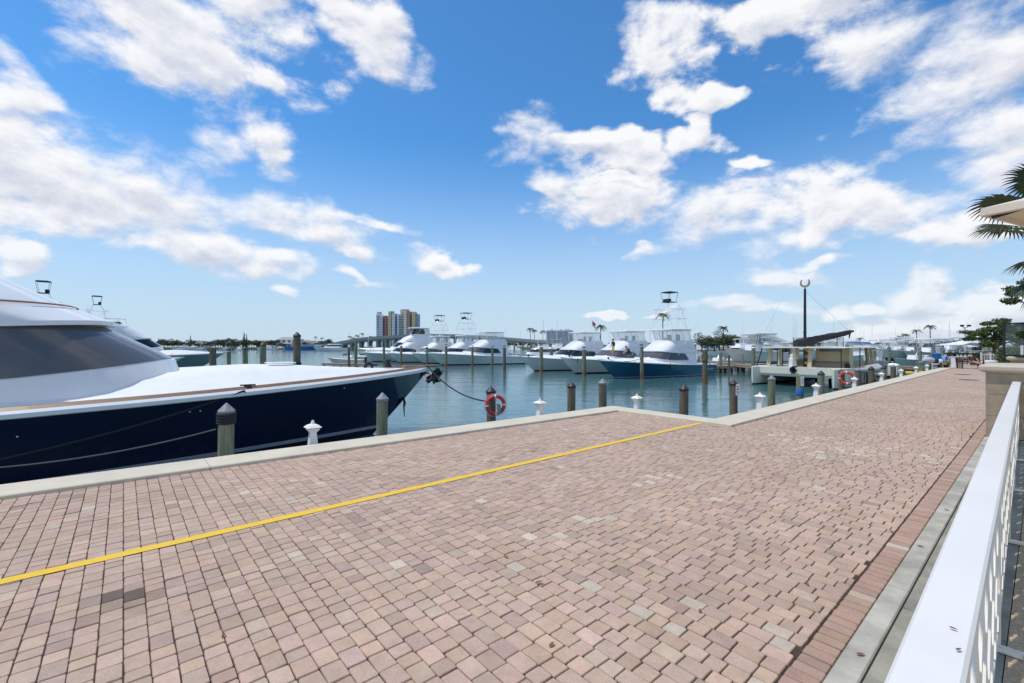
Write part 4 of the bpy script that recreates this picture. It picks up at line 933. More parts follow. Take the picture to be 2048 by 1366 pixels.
# other yachts on the left, bows to the right
sportfish('sport_yacht', 'grey-green hulled yacht with white cabin and open bridge rail behind the navy yacht', (-37.2, 59), HN, k=1.5, L=17.5, B=5.2, hull='hull_grey_green', hardtop=False, outr=False, glass='glass_dark', fb=1.42)
sportfish('sport_yacht', 'yacht with dark topped tuna tower, taller of two behind the navy cabin', (-33.6, 46.2), HN, k=1.0, L=15, tsize=.55, hull='hull_pale', tower=True)
sportfish('sport_yacht', 'yacht with thin flat topped tuna tower, right of the taller tower behind the navy cabin', (-50.6, 71.0), HN, k=1.15, L=16, tsize=.6, hull='hull_pale', tower=True)
HB = math.atan2(-.53, -.85)
for lab, st, k, hu, kw in (
    ('pale hulled sport yacht with dark screen, leftmost of the four in the middle basin', (-27.6, 83.5), 1.0, 'hull_aqua', dict(hardtop=False, glass='glass_dark')),
    ('pale sport yacht with a tuna tower, second from the left in the middle basin', (-21.6, 79.0), .98, 'hull_pale', dict(tower=True)),
    ('pale sport yacht with a tuna tower, third from the left in the middle basin', (-16.4, 74.8), 1.0, 'hull_aqua', dict(tower=True, glass='glass_dark')),
    ('pale hulled sport yacht nearest the camera in the middle basin, dark side window', (-12.6, 68.6), 1.08, 'hull_aqua', dict(side_glass=True)),
    ('white sport yacht with pale bow, leftmost of the three bows on the right', (1.0, 53.2), .98, 'hull_pale', dict(glass='glass_dark', side_glass=True)),
    ('pale hulled sport yacht with grey screen between a white and a blue boat', (5.2, 48.2), .98, 'hull_pale', dict()),
    ('blue hulled sport yacht with white cabin, clear bridge curtains and tuna tower', (7.9, 41.2), .97, 'hull_blue', dict(tower=True, tsize=.8, side_glass=True, boot='hull_blue', stripe=(.06, .12)))):
    sportfish('sport_yacht', lab, st, HB, k=k, hull=hu, **kw)
sportfish('motor_yacht', 'big white motor yacht with two decks and enclosed bridge behind the pale yachts', (-33.5, 97), math.atan2(-.3, -.95), k=1.35, hull='gelcoat_white', enclosed=True, outr=False, hz=1.06, glass='glass_dark')
# flag on the leftmost of the three bows
b = MB(); fo = bpy.data.objects['sport_yacht.008']; b.tube([(-10.6, .4, 4.7), (-10.75, .4, 6.3)], .014, n=5)
for i in range(5): b.add([(-10.74-.14*j, .4+.05*math.sin(j*2+i), 6.25-.13*i-.10*j) for j in range(5)]+[(-10.74-.14*j, .4+.05*math.sin(j*2+i+1), 6.12-.13*i-.10*j) for j in range(5)], [(j, j+1, j+6, j+5) for j in range(4)], 1 if i % 2 == 0 else (2 if i == 1 else 3))
b.build('flag', [M['alu'], M['ring_red'], M['cloth_navy'], M['cloth_white']], fo)
# script on the blue hull, fender lines at the bows
for bow, lines in (((7.9, 41.2), ((.20, .9), (.48, .6))), ((5.2, 48.2), ((.10, .6), (.35, 1.3))), ((1.0, 53.2), ((.45, .8),))):
    hh = Hull(14.6, 4.4, 1.75, 1.12, 1.95)
    for t, ln in lines:
        p = hh.pt(t, hh.zs(t)); w0 = world(bow, HB, (p.x, p.y+.03, p.z+.05)); rope([w0, w0+Vector((0, -.03, -ln))], .03, 'rope_dark', 'short dark line hanging down the %s bow, %s' % ({41.2: 'blue', 48.2: 'pale middle', 53.2: 'white'}[bow[1]], 'nearer the stem' if t < .3 else 'farther aft'), n=3)
# ------------------------------------------------------------------ catamaran
def catamaran():
    r = empty('catamaran', 'cream catamaran with wide front beam, open cabin and black mast', 'catamaran', (20.6, 33.7, WZ), math.atan2(-.6, -.8))
    for sg in (1, -1):
        b = MB(); rings = []
        for x, w, zd in ((.0, .10, 1.38), (-.25, .36, 1.40), (-.8, .62, 1.41), (-2, .95, 1.42), (-4, 1.15, 1.42), (-8, 1.2, 1.36), (-11.5, 1.15, 1.2), (-12.4, 1.0, .8)):
            yc = sg*2.75; wo = w*.5
            rings.append([(x, yc-wo, zd), (x, yc-wo*1.0, .6), (x, yc-wo*.75, .1), (x, yc+wo*.75, .1), (x, yc+wo*1.0, .6), (x, yc+wo, zd)])
        b.loft(rings, closed=True, caps=True); o = b.build('hull', M['hull_cream'], r)
        b = MB(); b.loft([[(x, y*1.0, z) for x, y, z in ((q[2][0]-.0, q[2][1], .12), (q[2][0], (q[2][1]+q[3][1])/2, -.5), (q[3][0], q[3][1], .12))] for q in rings], closed=True, caps=True); b.build('bottom', M['antifoul'], o)
    b = MB(); b.loft([[(x, y, z) for y, z in ((-2.75, 1.405), (2.75, 1.405), (2.75, z0), (-2.75, z0))] for x, z0 in ((-.62, .92), (-.75, .72), (-3, .62), (-10.5, .62))], closed=True, caps=True); b.build('bridge_deck', M['hull_cream'], r)
    b = MB()
    for y in (-1.7, -.8, .4, 1.6): b.rbox((-1.3, y, 1.42), (.5, .62, .03), .01)
    b.build('deck_hatch', M['stripe_grey'], r)
    b = MB(); b.loft([[(-.3, -.1, 1.46), (-.3, .1, 1.46)], [(-.55, -.28, 1.2), (-.55, .28, 1.2)], [(-.5, -.12, .98), (-.5, .12, .98)]]); b.beam((-.4, 0, 1.45), (-.56, 0, 1.05), .1, .1); b.rbox((-.75, 0, 1.47), (.5, .2, .1), .02); b.build('anchor', M['black_metal'], r)
    # roof, cabin furniture
    b = MB(); q = [(-1.9, -2.9), (-1.7, -2.2), (-1.6, 0), (-1.7, 2.2), (-1.9, 2.9), (-8.6, 2.9), (-8.6, -2.9)]
    b.loft([[(x, y, 2.86) for x, y in q], [(x, y, 2.92) for x, y in q], [(x*.99-.02, y*.96, 2.96) for x, y in q]], closed=True, caps=True); b.build('roof', M['hull_cream'], r)
    for x0, y, dx, m, w in ((-2.3, -2.55, -.55, 'cabin_tan', .28), (-4.5, -2.6, -.3, 'cabin_tan', .3), (-2.0, -.45, .25, 'cabin_tan', .26), (-2.0, .55, -.25, 'cabin_tan', .26), (-6.6, -2.6, -.3, 'cabin_tan', .3), (-7.6, 2.7, .6, 'cabin_tan', .24), (-8.4, 2.75, .6, 'cabin_tan', .2), (-8.3, -2.7, .0, 'cabin_tan', .24)):
        b = MB(); b.beam((x0, y, 1.38), (x0+dx, y*1.0, 2.88), w, .12, up=(1, 0, 0)); b.build('pillar', M[m], r)
    for x, y in ((-1.8, -1.65), (-1.8, -1.25), (-1.75, -.75), (-3.2, -2.75), (-1.9, 2.62), (-5.2, 2.8), (-6.6, 2.8)):
        b = MB(); b.tube([(x, y, 1.38), (x, y, 2.88)], .035, n=8); b.build('post', M['black_metal'], r)
    b = MB(); b.beam((-1.2, -2.95, 1.4), (-1.9, -2.85, 2.85), .05, .08); b.build('stay', M['black_metal'], r)
    b = MB(); b.box((-3.5, 1.66, 2.13), (.08, 2.4, 1.46)); b.box((-3.3, 2.80, 2.13), (.5, .1, 1.46)); b.build('bulkhead', M['cabin_tan'], r)
    b = MB(); b.box((-3.44, 1.66, 1.64), (.06, 2.3, .45)); b.box((-3.2, 1.6, 1.55), (.45, 2.1, .3)); b.build('settee', M['timber'], r)
    b = MB(); b.box((-3.45, 1.4, 2.70), (.03, 1.4, .22)); b.build('window', M['bldg_glass'], r)
    b = MB(); b.box((-6.5, -1.2, 1.62), (1.0, 2.2, .5)); b.build('bench', M['timber'], r)
    b = MB(); b.box((-8.0, 0, 1.6), (.1, 5.2, .45)); b.build('rear_coaming', M['hull_cream'], r)
    b = MB(); b.rbox((-1.15, -.35, 1.75), (.32, .3, .7), .03); b.rbox((-1.15, -.35, 2.15), (.2, .22, .5), .03); b.build('locker', M['gelcoat_white'], r)
    for z, m in ((2.75, 'yellow_plastic'), (2.45, 'wood_red'), (2.2, 'timber'), (1.95, 'wood_red'), (1.7, 'yellow_plastic')):
        b = MB(); b.box((-2.9, .12, z), (.2, .42, .2)); b.build('stowed_gear', M[m], r)
    b = MB(); b.box((-4.0, 1.3, 2.9+.02), (2.3, 1.6, .1)); b.build('roof_hatch', M['canvas_white'], r)
    # mast, crescent and boom with stowed sail
    b = MB(); b.tube([(-3.6, -.35, 1.4), (-3.6, -.35, 5.2), (-3.6, -.35, 7.55)], [.115, .10, .085], n=14); m_ = b.build('mast', M['black_metal'], r)
    b = MB(); b.box((-3.45, -.3, 4.1), (.14, .2, .12)); b.box((-3.45, -.3, 3.5), (.14, .26, .1)); b.build('winch', M['black_metal'], m_)
    b = MB(); n = 20; pr_ = []
    for i in range(n+1):
        a = R(-232)+R(284)*i/n; w = .015+.10*math.sin(PI*i/n)**.7; pr_.append((a, w))
    for yy in (0,):
        A = [(-3.6, -.35+.36*math.cos(a), 8.03+.36*math.sin(a)) for a, w in pr_]; Bq = [(-3.6, -.35+(.36-w*1.3)*math.cos(a), 8.03+(.36-w*1.3)*math.sin(a)) for a, w in pr_]
        f = lambda P, d: [(p[0]+d, p[1], p[2]) for p in P]
        b.loft([f(A, -.05), f(A, .05), f(Bq, .05), f(Bq, -.05), f(A, -.05)])
    b.lathe([(.06, 7.5), (.05, 7.6), (.03, 7.7)], (-3.6, -.35, 0), n=10); b.build('masthead_crescent', M['timber'], m_)
    # boom direction in boat frame
    wd = Vector((.95, .30, 0)); c, s = math.cos(-math.atan2(-.6, -.8)), math.sin(-math.atan2(-.6, -.8)); bd = Vector((wd.x*c-wd.y*s, wd.x*s+wd.y*c, 0))
    p0 = Vector((-3.45, -.35, 3.2))-bd*.9
    b = MB(); rings = []; N_ = 26
    for i in range(N_+1):
        t = i/N_; p = p0+bd*(5.9*t)+Vector((0, 0, 1.0*t)); hh = (.40-.19*t)*(1+.06*math.sin(t*23)+.04*math.sin(t*57)); w = .2-.07*t; sd = Vector((-bd.y, bd.x, 0))
        dz = -.02*math.sin(t*9)
        rings.append([p+sd*(w*math.cos(2*PI*k/12))+Vector((0, 0, dz+hh*math.sin(2*PI*k/12)*(1 if math.sin(2*PI*k/12) < 0 else .8))) for k in range(12)])
    b.loft(rings, closed=True, caps=True, smooth=True); b.build('sail_cover', M['black_canvas'], r)
    e = p0+bd*5.9+Vector((0, 0, 1.0)); b = MB(); b.tube([e-bd*.4, e+bd*.35+Vector((0, 0, .04))], .09, n=10); b.tube([e-bd*.1, e-bd*.1+Vector((0, 0, -.55)), e+bd*.05+Vector((0, 0, -.1))], .04, n=6); b.build('boom', M['black_metal'], r)
    b = MB()
    b.tube([(-3.6, -.35, 7.4), tuple(e)], .008, n=4); b.build('topping_lift', M['rope_dark'], r)
    # bimini over the helm behind the mast
    b = MB(); b.loft([[(x, y, 3.72+.1*math.cos(y)) for y in (-2.2, -1.1, 0, 1.1)] for x in (-6.0, -7.5)]); b.loft([[(x, y, 3.68+.1*math.cos(y)) for y in (1.1, 0, -1.1, -2.2)] for x in (-6.0, -7.5)]); b.build('bimini', M['canvas_white'], r)
    for x, y in ((-6.05, -2.15), (-7.4, -2.15), (-6.05, 1.05), (-7.4, 1.05)):
        b = MB(); b.tube([(x, y, 2.9), (x, y, 3.75)], .03, n=6); b.build('bimini_post', M['black_metal'], r)
    return r
CAT = catamaran()
# grey inflatable tender slung beside the catamaran, towels drying below it
def tender():
    p = AT(1728, 33.5, ZZ(740, 33.5)); r = empty('inflatable_dinghy', 'grey inflatable dinghy slung beside the catamaran above the striped towels', 'dinghy', p, R(14))
    b = MB(); pts = [(-1.5, .55, 0), (.4, .55, .05), (1.0, .42, .14), (1.32, 0, .26), (1.0, -.42, .14), (.4, -.55, .05), (-1.5, -.55, 0)]; b.tube([Vector(q) for q in pts], [.16, .2, .2, .2, .2, .2, .16], n=12); b.build('tube', M['rib_grey'], r)
    b = MB(); b.loft([[(-1.3, -.5, -.08), (-1.3, 0, -.2), (-1.3, .5, -.08)], [(.6, -.5, -.05), (.6, 0, -.2), (.6, .5, -.05)], [(1.2, -.02, .1), (1.2, 0, .08), (1.2, .02, .1)]]); b.build('floor', M['gelcoat_white'], r)
    b = MB(); b.rbox((-1.55, 0, .3), (.3, .26, .4), .06); b.box((-1.5, 0, -.15), (.12, .1, .7)); b.build('outboard', M['rubber'], r)
    b = MB(); b.rbox((-.2, 0, .2), (.25, .9, .06), .02); b.build('thwart', M['timber'], r)
tender()
for px, m, la in ((1727, 'canvas_white', 'pale'), (1733, 'wood_red', 'red'), (1738, 'rib_grey', 'grey')):
    Y = 33.6; p = AT(px, Y, 0); b = MB(); w = .17; zt, zb_ = ZZ(739, Y), ZZ(765, Y)
    b.loft([[(x, .03*math.sin(x*30+z*2), z) for x in (-w, -w/2, 0, w/2, w)] for z in (zt, (zt+zb_)/2, zb_)], smooth=True); b.loft([[(x, .012+.03*math.sin(x*30+z*2), z) for x in (w, w/2, 0, -w/2, -w)] for z in (zt, (zt+zb_)/2, zb_)], smooth=True)
    tag(b.build('towel', M[m], loc=(p.x, p.y, 0)), la+' towel hanging under the grey inflatable dinghy', 'towel')
# ------------------------------------------------------------------ small open boats and cruisers
def open_boat(label, p, head, k=1.0, hull='gelcoat_white', ttop=True, curtain=False, canopy='canvas_white', motors=2, zw=WZ, lift=False, cat='boat', outr=False, name='centre_console_boat', group=None, low='antifoul'):
    L, B = 8*k, 2.5*k; h = Hull(L, B, 1.25*k, .85*k, 1.3*k, wl=.8)
    r = empty(name, label, cat, (p[0], p[1], zw), head, group)
    b = MB(); h.shell(b, lambda t: .05, lambda t: h.zs(t), 6); b.build('hull', M[hull], r)
    b = MB(); h.shell(b, lambda t: -.45*k, lambda t: .05, 3); b.build('bottom', M[low], r)
    b = MB(); rows = []
    for t in h.TS:
        q = h.pt(t, h.zs(t)); rows.append([(q.x, y*q.y, q.z-(.0 if abs(y) > .8 else (.45*k if t > .3 else .06*k))) for y in (-1, -.84, -.76, 0, .76, .84, 1)])
    b.loft(rows); b.build('deck', M['deck_white'], r)
    b = MB(); strip_along(h, b, 0, -.06*k, .035*k, -.02*k); strip_along(h, b, .035*k, -.02*k, 0, .02*k); b.build('rub_rail', M['stripe_grey'], r)
    b = MB(); b.loft([ring(outline(-.36*L, -.58*L, .25*B, e=4, a=.5*k), .5*k), ring(outline(-.40*L, -.58*L, .24*B, e=4, a=.4*k), 1.65*k)], closed=True, caps=True); b.build('console', M['gelcoat_white'], r)
    b = MB(); b.loft([ring(outline(-.41*L, -.50*L, .23*B, e=4, a=.3*k), 1.65*k), ring(outline(-.46*L, -.52*L, .21*B, e=4, a=.2*k), 2.15*k)], closed=False); b.build('windscreen', M['tinted_vinyl'], r)
    b = MB(); b.rbox((-.66*L, 0, 1.2*k), (.5*k, 1.1*k, .9*k), .06); b.build('seat', M['gelcoat_white'], r)
    if ttop:
        q = outline(-.36*L, -.70*L, .42*B, e=4, a=.5*k); b = MB(); b.loft([ring(q, 2.62*k), ring(q, 2.72*k), ring(outline(-.40*L, -.66*L, .3*B, e=4, a=.3*k), 2.76*k)], closed=True, caps=True); b.build('hardtop', M[canopy], r)
        for x, y in ((-.40, .3), (-.40, -.3), (-.62, .34), (-.62, -.34)):
            b = MB(); b.tube([(x*L, y*B, .6*k), (x*L-.03*L, y*B*1.15, 2.64*k)], .03*k, n=6); b.build('top_post', M['alu'], r)
    if curtain:
        b = MB(); b.loft([ring(outline(-.34*L, -.66*L, .40*B, e=4, a=.5*k), 1.2*k), ring(outline(-.37*L, -.69*L, .41*B, e=4, a=.5*k), 2.62*k)], closed=True); b.build('clear_curtain', M['clear_vinyl'], r)
    for i in range(motors):
        y = (i-(motors-1)/2)*.62*k; o = MB(); o.rbox((-L-.28*k, y, 1.12*k), (.52*k, .42*k, .6*k), .1*k); o.loft([ring([(-L-.45*k, y-.1*k), (-L-.1*k, y-.1*k), (-L-.1*k, y+.1*k), (-L-.45*k, y+.1*k)], .85*k), ring([(-L-.4*k, y-.05*k), (-L-.2*k, y-.05*k), (-L-.2*k, y+.05*k), (-L-.4*k, y+.05*k)], -.3*k)], closed=True, caps=True); o.build('outboard', M['rubber' if hull != 'hull_teal' else 'gelcoat_white'], r)
    if outr:
        for sg in (1, -1):
            b = MB(); b.tube([(-.5*L, sg*.38*B, 2.7*k), (-.62*L, sg*.9*B, 6.2*k)], [.025*k, .008], n=5); b.build('outrigger', M['white_tube'], r)
    if lift:
        for x in (-.25*L, -.75*L):
            for sy in (-1, 1): pile(world((p[0], p[1]), head, (x, sy*B*.74, 0)), zw+2.0+.1*sy, .13, 'slim green piling holding a boat lift among the small boats', cap='flat', capmat='cap_black', group='boat lift pilings')
            b = MB(); b.box((x, 0, -.62*k), (.25, B*1.35, .18)); b.beam((x, -B*.42, -.5), (x, -B*.2, -.12), .2, .08); b.beam((x, B*.42, -.5), (x, B*.2, -.12), .2, .08); l = b.build('boat_lift', M['timber_dark']); l.location = (p[0], p[1], zw); l.rotation_euler = (0, 0, head); tag(l, ('fore' if x > -.5*L else 'aft')+' lift beam under the '+lift, 'boat lift')
    return r
HL = math.atan2(-.62, -.78)
open_boat('white fishing boat with clear enclosed helm raised on a lift by the timber dock', AT(1448, 55), math.atan2(-.35, -.93), 1.28, 'hull_pale', curtain=True, zw=-.15, lift=False, outr=True, low='stripe_grey')
open_boat('small pale boat moored behind the stern of the blue boat', AT(1412, 62), HL, .8, 'hull_teal', ttop=False)
open_boat('open boat with bright blue canvas top right of the sail boom', AT(1727, 52), math.atan2(-.85, -.5), 1.0, 'gelcoat_white', canopy='canvas_blue', curtain=True, zw=-.5, lift='blue topped boat')
open_boat('pale teal open boat bow-on above the white dock box', AT(1786, 50), math.atan2(-.25, -.95), .85, 'hull_teal', ttop=False, zw=-.62, lift='teal boat above the white dock box')
open_boat('teal hulled boat with tall windscreen right of the white dock box', AT(1776, 64), math.atan2(-.1, -1), 1.05, 'hull_teal', zw=-.1, lift='teal boat with tall windscreen')
open_boat('pale green hulled boat with white top left of the seated people', AT(1806, 62), math.atan2(-.15, -1), 1.1, 'hull_teal', zw=-.25, lift='pale green boat with white top')
open_boat('dark blue hulled boat with black outboard motors behind the seated people', AT(1862, 58), math.atan2(.05, -1), .9, 'hull_blue', ttop=False, zw=-.45, motors=3, lift='dark blue boat')
open_boat('white boat with tower top left of the grey hedge', AT(1850, 78), math.atan2(-.1, -1), 1.2, 'gelcoat_white', zw=-.1, outr=True)
open_boat('white open boat at the far slips beyond the blue canopy', AT(1752, 74), math.atan2(-.1, -1), 1.15, 'gelcoat_white', curtain=True, zw=-.2)
open_boat('white boat with clear curtain near the catamaran stern', AT(1748, 45), math.atan2(-.8, -.6), .8, 'gelcoat_white', curtain=True, zw=-.6)
open_boat('pale green flat skiff anchored on open water left of the pale yachts', AT(655, 76), math.atan2(.1, -1), .8, 'hull_cream', ttop=False, motors=1)
for i, (px, Y, la, hu, hd, zz) in enumerate(((1570, 84, 'open boat with white top seen left of the catamaran mast', 'gelcoat_white', -.9, -.3), (1648, 80, 'open boat with white top seen through the catamaran cabin roof posts', 'hull_pale', -1.0, -.2), (1672, 66, 'teal open boat above the catamaran stern quarter', 'hull_teal', -1.1, -.2), (1702, 72, 'white boat with curtained helm left of the blue canvas top', 'gelcoat_white', -.9, -.1), (1792, 84, 'white open boat behind the teal boats, under the middle palm', 'gelcoat_white', -1.2, 0), (1828, 70, 'white open boat between two teal boats and the hedge side slips', 'gelcoat_white', -1.3, -.1), (1880, 72, 'white boat with hard top behind the dark blue boat', 'hull_pale', -1.2, .0), (1896, 66, 'pale boat with white top left of the white parasol', 'hull_pale', -1.4, -.2))):
    open_boat(la, AT(px, Y), math.atan2(hd, -.6), 1.0+.1*(i % 3), hu, curtain=i % 2 == 0, zw=zz, outr=i % 3 == 0)
# distant boats across the basin: small in the photo, one mesh each
def far_boat_mesh(kind):
    b = MB(); L = 14 if kind != 2 else 18; h = Hull(L, 4, 1.7, 1.1, 1.6)
    h.shell(b, lambda t: -.1, lambda t: h.zs(t), 3)
    b.loft([[(h.pt(t, h.zs(t)).x, y*h.pt(t, h.zs(t)).y, h.zs(t)) for y in (-1, 0, 1)] for t in h.TS])
    b.loft([ring(outline(-4.5, -L*.8, 1.5), 1.2), ring(outline(-5.0, -L*.8, 1.45), 1.9)], closed=True)
    b.loft([ring(outline(-5.0, -L*.8, 1.45), 1.9), ring(outline(-6.0, -L*.8, 1.35), 2.5)], closed=True, mat=1)
    b.loft([ring(outline(-5.8, -L*.82, 1.5), 2.5), ring(outline(-6.3, -L*.82, 1.4), 2.8)], closed=True, caps=True)
    if kind:
        b.loft([ring(outline(-7.2, -L*.7, 1.2), 2.8), ring(outline(-7.6, -L*.7, 1.1), 3.6)], closed=True, caps=True)
        b.box((-8.4, 0, 4.6), (2.6, 2.2, .12))
        for sx in (-7.4, -9.4):
            for sy in (-.9, .9): b.tube([(sx, sy, 3.5), (sx, sy, 4.6)], .05, n=4)
        b.tube([(-8.4, .6, 4.6), (-8.6, .6, 9)], .05, n=4)
    o = b.build('far_yacht', [M['gelcoat_white'], M['glass_dark']]); return o
FB = [far_boat_mesh(i) for i in range(3)]; used = set()
def far_boat(i, px, Y, head, s=1.0, label='small white yacht moored along the far shore', group='white yachts along the far shore', z=WZ):
    o = FB[i]
    if i in used: o = FB[i].copy(); COL.objects.link(o)
    used.add(i); o.location = AT(px, Y, z); o.rotation_euler = (0, 0, head); o.scale = (s, s, s); tag(o, label, 'yacht', group)
rnd = random.Random(5)
for px, Y in ((372, 310), (392, 300), (415, 320), (436, 290), (470, 340), (490, 260), (512, 300), (548, 330), (592, 320), (612, 310), (628, 330), (642, 345)):
    far_boat(rnd.randrange(3), px, Y, rnd.uniform(-.6, .6)+(PI if rnd.random() < .5 else 0), rnd.uniform(.5, .8))
for px, Y in ((1418, 105), (1432, 120), (1466, 98), (1500, 112), (1542, 100), (1562, 130), (1586, 108), (1610, 125), (1640, 112), (1660, 140), (1684, 105), (1700, 128), (1766, 112), (1792, 135), (1818, 118), (1845, 120), (1868, 110), (1890, 128)):
    far_boat(rnd.randrange(1, 3), px, Y, rnd.uniform(-.4, .4)+PI*1.1, rnd.uniform(.8, 1.1), 'white cruiser among the far slips behind the catamaran and small boats', 'white cruisers in the far slips')
far_boat(2, 690, 90, PI*.95, .6, 'small white cruiser at the floating dock left of the pale yachts', None); far_boat(1, 1040, 100, PI*.97, .95, 'white cruiser seen between the pale yacht stern and the right bows', None); far_boat(1, 1010, 92, PI*1.0, .9, 'white cruiser whose hull shows behind the pale yacht stern', None)
far_boat(0, 626, 240, PI, 1.3, 'low blue and white vessel at the foot of the bridge', None)
b = MB(); hb = Hull(30, 7, 2.6, 2.0, 2); hb.shell(b, lambda t: -.1, lambda t: hb.zs(t), 3); tag(b.build('barge', M['canvas_blue'], loc=AT(665, 300, WZ), rz=0.02), 'long low blue barge hull on the far shore beside the bridge', 'barge')
# bow lines of the moored yachts and the script on the blue transom quarter
def bow_line(bow, t, sg, px, Y, z, label, sag=.35):
    h0 = Hull(14.7, 4.4, 1.76, 1.13, 1.96); p = h0.pt(t, h0.zs(t)); rope([world(bow, HB, (p.x, sg*(p.y-.1), p.z+.1)), AT(px, Y, z)], .022, 'rope_dark', label, sag=sag)
bow_line((1.0, 53.2), .05, 1, 1082.5, 50.6, .9, 'dark bow line from the white yacht to the tall dark piling')
bow_line((5.2, 48.2), .06, 1, 1168.5, 45.1, .8, 'dark bow line from the middle pale yacht to the piling between the bows')
bow_line((7.9, 41.2), .05, 1, 1284, 41.3, .7, 'dark bow line from the blue boat to the piling against its hull', .25)
bow_line((-27.6, 83.5), .04, 1, 768, 75.8, .6, 'dark bow line drooping from the leftmost pale yacht', .5)
rope([AT(1412, 36.4, .62), AT(1442, 50.5, -.4)], .03, 'rope_dark', 'dark line from the tall piling off the blue stern down to the walkway', sag=.25)
def script():
    h0 = Hull(14.55, 4.37, 1.75, 1.12, 1.94); b = MB(); q = []
    for i in range(90):
        t = .965-.085*i/89; z = .62+.075*math.sin(i*.62)*(1+.5*math.sin(i*.21))+.02*math.cos(i*.35); p = h0.pt(t+.004*math.sin(i*.62+1), z); q.append((p.x, p.y+.012, z))
    b.tube(q, .012, n=4); b.build('hull_script', M['gelcoat_white'], bpy.data.objects['sport_yacht.010'])
script()
# ------------------------------------------------------------------ docks
def dock(a, b_, w, z, label, step=3.0, side_posts=True, name='timber_dock'):
    a = Vector((a.x, a.y, 0)); b_ = Vector((b_.x, b_.y, 0)); d = b_-a; L = d.length
    r = empty(name, label, 'dock', (a.x, a.y, z), math.atan2(d.y, d.x)); rnd = random.Random(int(L*10))
    b = MB(); x = 0
    while x < L:
        b.box((x+.07, 0, .02+rnd.uniform(-.004, .004)), (.13, w+rnd.uniform(-.04, .04), .04)); x += .145
    b.build('decking', M['timber'], r)
    for s in (1, -1):
        b = MB(); b.box((L/2, s*(w/2-.06), -.13), (L, .09, .24)); b.build('stringer', M['timber'], r)
    x = .3
    while x < L:
        for s in (1, -1):
            b = MB(); b.lathe([(.12, -3), (.12, .0)], (x, s*(w/2-.2), 0), n=10); b.build('leg', M['timber_dark'], r)
        x += step
dock(AT(1417, 50.5), AT(1463, 52.3), 1.3, -.48, 'narrow timber walkway running from the blue boat stern to the dock')
dock(AT(1430, 57), AT(1530, 52), 1.8, -.28, 'wide timber dock beneath the lifted white fishing boat')
dock(AT(655, 66), AT(745, 63), 2.2, -.75, 'small floating dock left of the pale yachts', name='floating_dock')
dock(UV(42, 7.5), UV(60, 30), 1.6, -.35, 'finger dock running out by the white dock box and yellow kayak')
dock(UV(60, 6.2), UV(66, 40), 1.6, -.3, 'far finger dock behind the seated people')
dock(AT(1500, 64), AT(1760, 62), 1.8, -.4, 'long timber dock behind the catamaran')
dock(AT(1040, 80), AT(1500, 66), 2.2, -.5, 'main timber dock behind the sterns of the three bows', step=4)
# yellow kayak, white dock boxes, bench, parasol, fence, hedge and people at the end of the promenade
def kayak():
    p = AT(1827, 36.0, ZZ(747, 36.0)); r = empty('kayak', 'long yellow kayak lying at the ledge between two white pedestals', 'kayak', p, R(5))
    b = MB(); rings = []
    for x, w, h in ((-1.9, .02, .05), (-1.5, .16, .13), (-.8, .3, .18), (0, .34, .19), (.8, .3, .18), (1.5, .16, .13), (1.9, .02, .05)):
        rings.append([(x, w*math.cos(2*PI*k/12), h*math.sin(2*PI*k/12)+.08*(x/1.9)**2) for k in range(12)])
    b.loft(rings, closed=True, caps=True, smooth=True); b.build('hull', M['yellow_plastic'], r)
    b = MB(); b.torus((0, 0, .17), .26, .03, axis='z', n=20, m=6); b.build('coaming', M['rubber'], r)
    b = MB(); b.rbox((-.1, 0, .2), (.3, .32, .05), .02); b.build('seat', M['rubber'], r)
kayak()
def chest(p, w, d, h, rz, label):
    r = empty('dock_box', label, 'dock box', p, rz); b = MB()
    b.loft([[(-w*.46, -d*.44, 0), (w*.46, -d*.44, 0), (w*.46, d*.44, 0), (-w*.46, d*.44, 0)], [(-w*.48, -d*.47, h*.78), (w*.48, -d*.47, h*.78), (w*.48, d*.47, h*.78), (-w*.48, d*.47, h*.78)]], closed=True, caps=True); b.build('body', M['gelcoat_white'], r)
    b = MB(); b.rbox((0, 0, h*.84), (w, d, h*.12), .02); b.loft([[(-w*.48, -d*.46, h*.9), (w*.48, -d*.46, h*.9), (w*.48, d*.46, h*.9), (-w*.48, d*.46, h*.9)], [(-w*.4, -d*.3, h), (w*.4, -d*.3, h), (w*.4, d*.3, h), (-w*.4, d*.3, h)]], closed=True, caps=True); b.build('lid', M['gelcoat_white'], r)
    b = MB()
    for z in (.62, .4): b.box((0, -d*.47-.004, h*z), (w*.22, .02, .04))
    b.build('latch', M['stripe_grey'], r)
chest(AT(1787, 34.5, -.33), .8, .6, .82, ANG1, 'white fibreglass dock box behind a capped piling')
chest(AT(1981, 38.0, 0), .92, .8, .62, 0, 'white lidded chest beside the white picket fence')
q = AT(1912, 37.6, 0); r = empty('cabinet', 'narrow white cabinet standing beside the seated people', 'cabinet', q, R(10)); b = MB(); b.rbox((0, 0, .45), (.55, .4, .9), .03); b.build('body', M['gelcoat_white'], r); b = MB(); b.rbox((0, 0, .92), (.6, .45, .05), .015); b.build('top', M['gelcoat_white'], r); b = MB(); b.box((0, -.205, .45), (.42, .012, .7)); b.build('door', M['plaster_white'], r)
